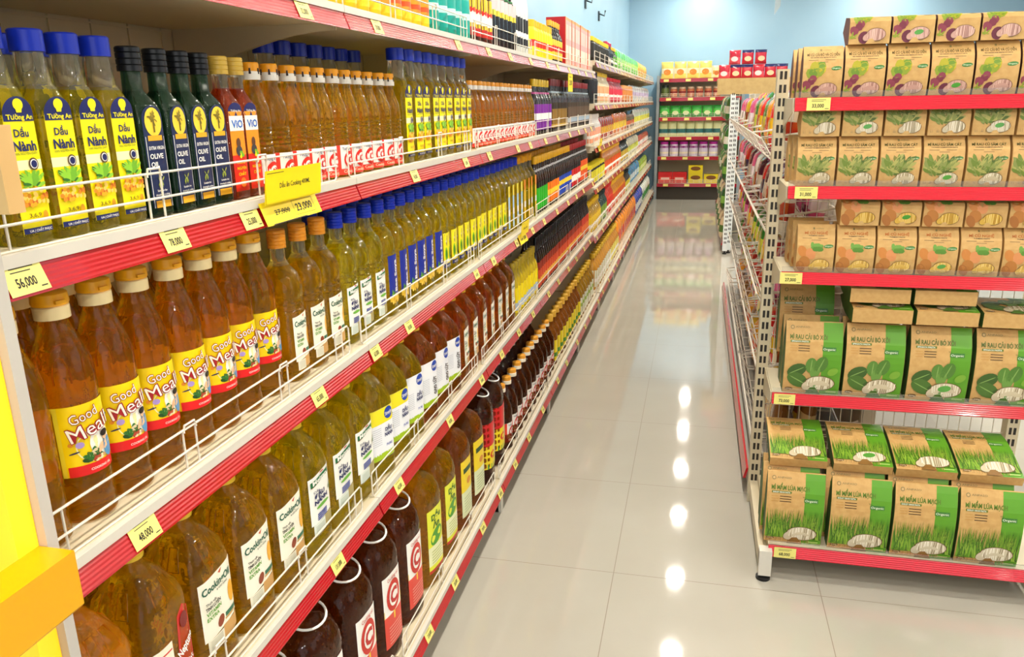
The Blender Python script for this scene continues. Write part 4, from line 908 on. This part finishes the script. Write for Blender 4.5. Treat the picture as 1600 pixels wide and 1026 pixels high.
def pasta_box(kind, w, h, d, seed, bent=False):
    """bent: a soft box slumped over the row below, its lower half upright and its upper half lying back"""
    root = empty('pasta_box'); root['category'] = 'pasta box'
    P_, fx = box_profile(h, d); m = MB(); n = 14
    side = {'a': KRAFT_SIDE, 'b': KRAFT, 'c': KRAFT, 'd': KRAFT_GREEN, 'e': KRAFT_GREEN}[kind]
    if not bent:
        front = lambda v, off=0: (fx(v)+off, v); back = lambda v: (-fx(v), v)
    else:
        hb = h*.50; rr = .012; tl = 1.48
        def front(v, off=0):
            if v <= hb-rr: return (d*.5+off, v)
            t = min(1, (v-hb+rr)/(rr*tl)); a_ = tl*t
            x = d*.5-rr*(1-math.cos(a_)); z = hb-rr+rr*math.sin(a_); ex = max(0, v-(hb-rr)-rr*tl)
            return (x-ex*math.sin(tl)+off*math.cos(a_), z+ex*math.cos(tl)+off*math.sin(a_))
        def back(v):
            t = v/h; return (-d*.5-h*.42*t, max(0, t*hb*.55))
    m_f = [front(h*i/n) for i in range(n+1)]; m_b = [back(h*i/n) for i in range(n+1)]
    pts = [(x, -w/2, z) for x, z in m_f]+[(x, w/2, z) for x, z in m_f]+[(x, -w/2, z) for x, z in m_b]+[(x, w/2, z) for x, z in m_b]; q = n+1
    fk = [(i, q+i, q+i+1, i+1) for i in range(n)]+[(3*q+i, 2*q+i, 2*q+i+1, 3*q+i+1) for i in range(n)]+[(n, q+n, 3*q+n, 2*q+n), (0, 2*q, 3*q, q)]
    fs = [(2*q+i, i, i+1, 2*q+i+1) for i in range(n)]+[(q+i, 3*q+i, 3*q+i+1, q+i+1) for i in range(n)]
    m.poly(pts, KRAFT, fk); m.poly(pts, side, fs); m.build('carton', root, 0)
    def fn(u, v, off): x, z = front(v, off); return (x, u, z)
    m = MB(); pasta_art(kind, w-.001, h-.001).bake(m, fn); m.build('front_print', root, 0)
    m = MB(); window_art(kind, w, h, seed).bake(m, lambda u, v, off: fn(u, v, off+.0028)); m.build('window', root, 0)
    return root
RZ = -PI/2
PB = {}
def boxes(kind, w, h, d, places, bent=False):
    """places: (x, y, z, tilt back, label, group)"""
    for i, (x, y, z, t, lab, grp) in enumerate(places):
        k = (kind, i % 3, bent, d)
        if k not in PB: PB[k] = pasta_box(kind, w, h, d, i % 3, bent)
        # lean back about the lateral axis, then turn the front towards the shopper
        place(PB[k], (x, y, z), (0, -t, RZ), lab, grp)
LIPY, BX0, BX1, POSTY = 2.41, .908, 1.662, 2.66
EZ = {'a': 1.3515, 'b': 1.1075, 'c': .8565, 'd': .4745}
nm = {'a': 'top', 'b': 'second', 'c': 'third', 'd': 'fourth', 'e': 'bottom'}
what = {'a': 'kraft beetroot pasta box', 'b': 'kraft herb pasta box', 'c': 'kraft turmeric pasta box', 'd': 'green-edged spinach pasta box', 'e': 'green-edged barley grass pasta box'}
col = lambda i: ORD[i]+' column'
for kind, x0, p, n in (('a', .976, .109, 6), ('b', .980, .1105, 6), ('c', .999, .1095, 6)):
    zt = EZ[kind]+.036+.001; w, h, d = .104, .137, .062; pl = []
    g = 'kraft pasta boxes on the %s display shelf' % nm[kind]
    for i in range(n):
        for r in range(3 if i == 0 else 2):
            pl.append((x0+p*i-(0.006*r if i == 0 else 0), LIPY+.042+.068*r, zt, 0, '%s, %s from perforated post, %s row of %s display shelf' % (what[kind], ORD[i], ORD[r], nm[kind]), g))
    boxes(kind, w, h, d, pl); pl = []
    for i in range(0 if kind == 'b' else 1, n):
        pl.append((x0+p*i+.004, LIPY+.045, zt+h+.0015, 0, '%s slumped over the %s column on %s display shelf' % (what[kind], ORD[i], nm[kind]), g))
    boxes(kind, w, h, .05, pl, True)
zt = EZ['d']+.036+.001; pl = []; g = 'spinach pasta boxes on the fourth display shelf'
for i, x in enumerate((1.020, 1.194, 1.372, 1.548)):
    dyy = 0
    for r in range(2): pl.append((x, LIPY+.045+.078*r+dyy, zt, 0, '%s, %s from post, %s row of fourth display shelf' % (what['d'], ORD[i], ORD[r]), g))
pl.append((1.012, LIPY+.205, zt+.08, .0, 'green-edged spinach pasta box raised behind the column beside the post', g))
boxes('d', .164, .222, .07, pl); pl = []
for i, x in ((1, 1.200), (2, 1.375), (3, 1.55)):
    pl.append((x, LIPY+.004, zt+.226+.030, 1.53, 'green-edged spinach pasta box lying over the %s column of fourth display shelf' % ORD[i], g))
for i, x in ((1, 1.190), (2, 1.365)):
    pl.append((x, LIPY+.012, zt+.226+.089, 1.53, 'green-edged spinach pasta box topping the pile over %s column' % ORD[i], g))
boxes('d', .164, .222, .052, pl)
pl = []; g = 'barley grass pasta boxes on the bottom display shelf'
zt = .108+.001; lie = []
for i, x in enumerate((.976, 1.155, 1.325, 1.494)):
    yy = (2.24, 2.235, 2.232, 2.23)[i]
    pl.append((x, yy, zt, 0, '%s, %s from post, front row of bottom shelf' % (what['e'], ORD[i]), g)); pl.append((x-.008, yy+.0605, zt+.0, 0, '%s, %s from post, second row of bottom shelf' % (what['e'], ORD[i]), g))
    pl.append((x-.004, yy+.121, zt, 0, '%s, %s from post, third row of bottom shelf' % (what['e'], ORD[i]), g))
    lie.append((x+.008, yy+.040, zt+.221+.010, 1.30, '%s, %s of those lying face up above the bottom shelf rows' % (what['e'], ORD[i]), g))
boxes('e', .162, .220, .056, pl); boxes('e', .162, .215, .034, lie)
# the end display rack itself
u = empty('end_display_rack'); tag(u, 'cream perforated end display rack with red price strips holding the pasta boxes', 'display rack')
PSTRIP = mat('#d8142e', .16, coat=.8); CLEAR = mat('#f4f6f6', .05, trans=.96, ior=1.3)
for (x, s) in ((.878, 1), (1.668, -1)):
    m = MB(); m.box(x, x+.036, POSTY, POSTY+.045, 0, 1.475, CREAM)
    for k in range(36):
        z = .045+.04*k
        for q in (.007, .020): m.box(x+q, x+q+.008, POSTY-.0006, POSTY, z, z+.024, SLOT)
    m.build('post', u, 0)
    m = MB(); m.box(x+.004, x+.036, 2.185, POSTY, .035, .085, CREAM); m.box(x+.004, x+.040, 2.165, 2.20, .018, .10, WHITE); m.build('base_foot', u, 0)
    m = MB(); m.loft([(0, .021, .021, 2), (.008, .021, .021, 2), (.012, .008, .008, 2), (.03, .008, .008, 2)], mat('#141414', .5), 16, cx=x+.020, cy=2.182); m.build('levelling_foot', u, 35)
def disp_shelf(k, z, yl, yb):
    m = MB(); m.box(BX0, BX1, yl+.004, yb, z+.010, z+.036, CREAM); sh = m.build('shelf', u, 0)
    m = MB(); n = 6; pr_ = []
    for i in range(n*2+1): pr_.append((yl-(.001 if i % 2 else 0)-.006*(1-i/(n*2)), z+.036*i/(n*2)+.002))
    pr_ += [(yl+.004, z+.038), (yl+.004, z)]
    N = len(pr_); m.poly([(BX0, y, zz) for y, zz in pr_]+[(BX1, y, zz) for y, zz in pr_], PSTRIP, [tuple(range(N)), tuple(range(N, 2*N))[::-1]]+[(i, (i+1) % N, N+(i+1) % N, N+i) for i in range(N)]); m.build('price_strip', sh, 0)
    m = MB(); m.box(BX0, BX1, yl-.001, yl+.001, z+.038, z+.054, CLEAR); m.build('clear_rail', sh, 0)
    m = MB(); num = {'a': '33,000', 'b': '31,000', 'c': '27,000', 'd': '73,000', 'e': '68,000'}[k]
    px = {'a': .97, 'b': .957, 'c': .935, 'd': .945, 'e': .955}[k]
    price_tag_art(0, .062, .034, num).bake(m, lambda uu, v, off: (px+uu, yl-.0075-off, z+.02+v)); m.build('price_tag', sh, 0)
    for x in (BX0-.004, BX1+.001):
        if k == 'e': continue
        m = MB(); m.hexa([(x, yl+.008, z), (x+.003, yl+.008, z), (x+.003, POSTY, z-.055), (x, POSTY, z-.055), (x, yl+.008, z+.036), (x+.003, yl+.008, z+.036), (x+.003, POSTY, z+.036), (x, POSTY, z+.036)], CREAM); m.build('bracket', u, 0)
for k in 'abcd': disp_shelf(k, EZ[k], LIPY, POSTY)
disp_shelf('e', .072, 2.19, POSTY)
m = MB()
for k in range(22): x = .93+.0335*k; m.tube([(x, POSTY+.02, .12), (x, POSTY+.02, 1.36)], .0013, WIRE, 4)
for k in range(25): z = .12+.05*k; m.tube([(.915, POSTY+.0225, z), (1.668, POSTY+.0225, z)], .0013, WIRE, 4)
m.build('wire_back_grid', u, 0)

# ------------------------------------------------------------------ the basket gondola along the aisle behind the end display
def snack_protos():
    C = [('#c81c24', '#f2ece0', None), ('#e8302a', '#f0c020', '#f6e27a'), ('#7a1a4a', '#e86aa0', None), ('#4a1a2a', '#c8b8a0', None), ('#3a8a34', '#d8e04a', '#e8c84a'), ('#e89a1c', '#d84a1c', None),
         ('#8a5a2a', '#e8c890', None), ('#e05a8a', '#f4e6ec', None), ('#b81c1c', '#2a2a4a', None), ('#d8b02a', '#8a3a1c', '#f0e0b0'), ('#5a3a6a', '#d0d0d8', None), ('#e8e2d4', '#b8301c', '#e88a2a')]
    return [proto_bag(a, b, .145, .20, .055, dot=c) for a, b, c in C]
SN = snack_protos()
sname = ['red and white', 'scarlet and yellow', 'plum and pink', 'maroon and beige', 'green and lime', 'orange and red', 'brown and tan', 'pink and white', 'red and navy', 'gold and brown', 'violet and grey', 'cream and red']
def basket_unit(y0, y1, nb, label, xs=.868, grp='aisle', uy=''):
    u = empty('basket_gondola'); tag(u, label, 'shelf unit')
    L_ = y1-y0; XC = 1.27
    m = MB(); m.box(xs+.012, 1.66, y0+.02, y1-.02, .03, .085, mat('#8a8478', .5)); m.build('base_shelf', u, 0)
    m = MB(); n = max(1, round(L_/1.0))
    m = MB(); m.hexa([(xs-.006, y0, .062), (xs+.004, y0, .062), (xs+.004, y1, .062), (xs-.006, y1, .062), (xs+.004, y0, .102), (xs+.012, y0, .102), (xs+.012, y1, .102), (xs+.004, y1, .102)], STRIP); m.build('price_strip', u, 0)
    for k in range(n+1):
        y = y0+.05+(L_-.1)*k/n
        m = MB(); m.box(XC-.02, XC+.02, y-.025, y+.025, 0, 1.46, WIRE)
        m.build('upright', u, 0)
        m = MB(); m.box(xs+.03, XC, y-.02, y+.02, .0, .06, WHITE); m.build('base_foot', u, 0)
    m = MB(); m.box(XC-.004, XC+.004, y0+.04, y1-.04, .1, 1.44, mat('#d0c8b4', .5)); m.build('back_panel', u, 0)
    return u
def wire_basket(y0, y1, z, xf, xb, depth, label):
    """an open wire basket: front slopes outward to its rim, curved side dividers"""
    m = MB(); r = .0018; xi = xf+.045
    m.tube([(xf, y0, z+depth), (xf, y1, z+depth)], .0035, WIRE, 6)
    m.tube([(xi, y0, z), (xi, y1, z)], .003, WIRE, 6); m.tube([(xb, y0, z), (xb, y1, z)], .003, WIRE, 6)
    for q in (.5,): m.tube([(xi+(xf-xi)*q, y0, z+depth*q), (xi+(xf-xi)*q, y1, z+depth*q)], r*.8, WIRE, 4)
    n = int((y1-y0)/.14)
    for k in range(n+1):
        y = y0+(y1-y0)*k/n; m.tube([(xf, y, z+depth), (xi, y, z), (xb, y, z)], r*.8, WIRE, 4)
    for y in (y0, (y0+y1)/2, y1):
        pts = []
        for q in range(9):
            t = q/8; pts.append((xb+(xf-xb)*t, y, z+depth*2.1-(depth*1.1)*t**.6))
        m.tube(pts+[(xi, y, z), (xb, y, z)], .0042, WIRE, 6)
        m.tube([(xb, y, z+depth*1.4), (xf+.02, y, z+depth*.75)], r, WIRE, 4)
    tag(m.build('wire_basket', None, 40), label, 'wire basket', 'sloping wire baskets of the aisle gondola')
UA = basket_unit(2.72, 5.82, 3, 'cream aisle gondola with sloping wire baskets of snacks behind the end display')
UB = basket_unit(7.62, 10.9, 3, 'farther aisle gondola of hanging green bags past the gap', xs=.905)
tier = ['lowest', 'second', 'third', 'fourth', 'top']
q = random.Random(21)
pool = [[3, 6, 9, 11, 5], [0, 8, 3, 1, 9, 4], [0, 8, 1, 2, 6, 4], [2, 7, 10, 3, 11, 8], [5, 9, 4, 7, 11, 1]]
cnt = {}
for b in range(3):
    y0 = 2.76+1.02*b; y1 = y0+.98
    for t in range(5):
        z = .14+.262*t
        xf = (.885, .885, .87, .858, .85)[t]; wire_basket(y0, y1, z, xf, 1.24, .075, 'white wire basket, %s tier, %s bay behind the end display' % (tier[t], names5[b]))
        for k in range(6):
            for r in range(2):
                i = q.choice(pool[t]); y = y0+.084+.16*(k % 3)+.49*(k//3)
                c = cnt[(i, b, t)] = cnt.get((i, b, t), -1)+1
                place(SN[i], (xf+.085+.10*r, y+q.uniform(-.003, .003), z+.006+.03*r), (0, q.uniform(-.16, -.04), PI+q.uniform(-.05, .05)), '%s snack bag, %s from post end, %s tier, %s bay' % (sname[i], ORD[c], tier[t], names5[b]), 'snack bags in the wire baskets')
# crisps heaped on top
rb = proto_bag('#c01c34', '#e04a5a', .10, .12, .05, dot='#f4d8d8', f=(.0, .5), name='crisp_bag', cat='crisp bag'); rb2 = proto_bag('#1c2456', '#c01c34', .10, .12, .05, dot='#f0c8a0', f=(0, .85), name='crisp_bag', cat='crisp bag')
tops = [(.845+.098*k, 0) for k in range(6)]+[(.93+.11*k, 1) for k in range(3)]
for k, (x, lv) in enumerate(tops):
    place(rb2 if k % 3 else rb, (x, 7.62, 1.5615+.122*lv), (0, 0, RZ+.15*((k % 3)-1)), 'red and navy crisp bag %s, %s from the aisle' % ('topping the heap on the cardboard tray' if lv else 'standing on the cardboard tray', ORD[k if not lv else k-6]), 'red and navy crisp bags on the gondola top')
m = MB(); m.box(.79, 1.55, 7.504, 7.95, 1.521, 1.561, CARD); m.box(.79, 1.55, 7.50, 7.503, 1.43, 1.565, CARD)
tag(m.build('cardboard_tray', None, 0), 'brown cardboard tray on top of the farther gondola', 'tray')
# farther unit: perforated posts, hanging green and cream bags
for (x, y) in ((.93, 7.50), (.965, 7.56)):
    m = MB(); m.box(x-.022, x+.022, y-.015, y+.015, .03, 1.428 if x < .95 else 1.40, mat('#dfe4e2', .4))
    for k in range(34): m.box(x-.010, x-.002, y-.0156, y-.015, .1+.04*k, .12+.04*k, SLOT); m.box(x+.003, x+.011, y-.0156, y-.015, .1+.04*k, .12+.04*k, SLOT)
    m.loft([(0, .02, .02, 2), (.01, .02, .02, 2), (.014, .008, .008, 2), (.031, .008, .008, 2)], mat('#141414', .5), 12, cx=x, cy=y)
    tag(m.build('perforated_post', None, 0), 'pale perforated post with black foot at the farther gondola, %s one' % ('aisle-side' if x < .95 else 'inner'), 'post')
gb = [proto_bag('#2f7a3a', '#e6ead8', .16, .22, .06, name='hanging_bag', cat='bag'), proto_bag('#1f5a2a', '#7ab04a', .16, .22, .06, name='hanging_bag', cat='bag'), proto_bag('#d8c8a0', '#4a7a3a', .16, .22, .06, name='hanging_bag', cat='bag')]
for t in range(5):
    for k in range(9):
        i = q.randrange(3) if t > 0 else 2
        place(gb[i], (.895+.012*(k % 2), 7.72+.2*k+t*.01, .115+.27*t), (0, -.1, PI), '%s bag, %s along the farther gondola, %s tier' % (['green and cream', 'dark green', 'tan and green'][i], ORD[k], tier[t]), 'bags hanging on the farther gondola')

# ------------------------------------------------------------------ shelf unit across the back wall
BZ = [1.628, 1.374, 1.1045, .8395, .5638, .1845]; YL_ = 11.70; X0, X1 = .085, 1.20
u = empty('back_wall_shelf_unit'); tag(u, 'shelf unit with red price strips standing across the blue back wall', 'shelf unit')
m = MB(); m.box(X0, X1, 12.10, 12.13, 0, 1.85, CREAM); m.build('back_panel', u, 0)
for x in (X0-.045, X1): m = MB(); m.box(x, x+.04, 11.735, 12.13, 0, 1.72, mat('#8f979a', .5)); m.build('side_panel', u, 0)
m = MB(); m.box(X0, X1, 11.75, 11.77, 0, .18, mat('#3a332a', .6)); m.build('kick_board', u, 0)
BSTRIP = mat('#a8122a', .2, coat=1)
for i, z in enumerate(BZ):
    m = MB(); m.box(X0, X1, YL_+.006, 12.10, z+.022, z+.05, CREAM); sh = m.build('shelf', u, 0)
    m = MB(); m.box(X0, X1, YL_, YL_+.005, z, z+.05, BSTRIP); m.build('price_strip', sh, 0)
    for k in range(3):
        m = MB(); x = X0+.05+.3*k+.04*(i % 2); m.box(x, x+.07, YL_-.0015, YL_-.0003, z+.008, z+.042, TAGY); m.build('price_tag', sh, 0)
def brow(pr_, z, xs, desc, y=11.80, where=''):
    for k, x in enumerate(xs): place(pr_, (x, y, z+.0508), (0, 0, RZ+q.uniform(-.08, .08)), '%s, %s from bottle-shelf side, back wall %s' % (desc, ORD[k], where), '%ss on the back wall unit' % desc)
brow(proto_bag('#ecd26a', '#f2e6c0', .165, .225, .07, dot='#e0862a'), BZ[0], [.175, .355, .53, .70], 'yellow crisp bag with orange centre', where='top shelf')
brow(proto_bag('#e8d8a0', '#d8a04a', .10, .16, .05, dot='#c86a2a'), BZ[0], [.845], 'small tan crisp bag', where='top shelf')
brow(proto_jar('#x' and P('#1f2a1c'), mat('#3a4a2a', .3), bands('#6a7a3a'), .17, .055), BZ[1], [.155, ], 'dark green tin', where='second shelf')
brow(proto_jar(P('#c8a88a'), mat('#a85a3a', .3), bands('#c87a4a', (.5, .8, '#8a2a2a')), .14, .05), BZ[1], ar(.275, .118, 6), 'brown pot with pale lid', where='second shelf')
brow(proto_bag('#2f9a3a', '#4fc04a', .145, .16, .06, dot='#e0e8b0', f=(.3, .7)), BZ[2], ar(.16, .147, 6), 'bright green packet', where='third shelf')
brow(proto_bag('#dfe2a8', '#2f6a6a', .125, .21, .05, f=(.25, .5)), BZ[3], ar(.15, .125, 7), 'pale lime packet with teal band', where='fourth shelf')
brow(proto_jar(P('#b82a9a'), mat('#cfc4d4', .3), bands('#c8bccf', (.1, .3, '#e8dcb8'), (.75, 1, '#8a2a7a')), .205, .064), BZ[4], ar(.17, .137, 6), 'pale can with magenta lid', where='fifth shelf')
fr = Art().rect(-.08, .02, .08, .09, '#e8483c').up().rect(-.06, .05, .06, .08, '#f4c8b8')
brow(proto_carton(.2, .12, .155, L('#d01c20'), L('#b0141a'), fr, 'biscuit_box', 'biscuit box'), BZ[5], [.195, .405], 'red biscuit box', where='bottom shelf')
yr = Art().ell(0, .08, .07, .03, '#7a4a1c', 14)
yb = proto_carton(.2, .12, .125, L('#e0c81c'), L('#c8b018'), yr, 'biscuit_box', 'biscuit box')
brow(yb, BZ[5], [.625, .845], 'yellow biscuit box', where='bottom shelf')
for k, x in enumerate((.625,)): place(yb, (x, 11.80, BZ[5]+.0508+.1262), (0, 0, RZ), 'yellow biscuit box stacked on another on the back wall bottom shelf', 'stacked yellow biscuit boxes')
m = MB(); m.box(.12, .9, YL_-.003, YL_+.0, BZ[5]+.05, BZ[5]+.052, WIRE)
for z0 in (BZ[1], BZ[2], BZ[3], BZ[5]):
    m = MB()
    for dz in (.055, .078, .10): m.tube([(X0+.01, YL_+.012, z0+dz), (X1-.01, YL_+.012, z0+dz)], .002, WIRE, 5)
    for k in range(14): x = X0+.02+k*(X1-X0-.04)/13; m.tube([(x, YL_+.012, z0+.053), (x, YL_+.012, z0+.10)], .0018, WIRE, 4)
    tag(m.build('wire_fence'), 'white wire fence on the back wall unit, %s shelf' % {BZ[1]: 'second', BZ[2]: 'third', BZ[3]: 'fourth', BZ[5]: 'bottom'}[z0], 'wire fence')
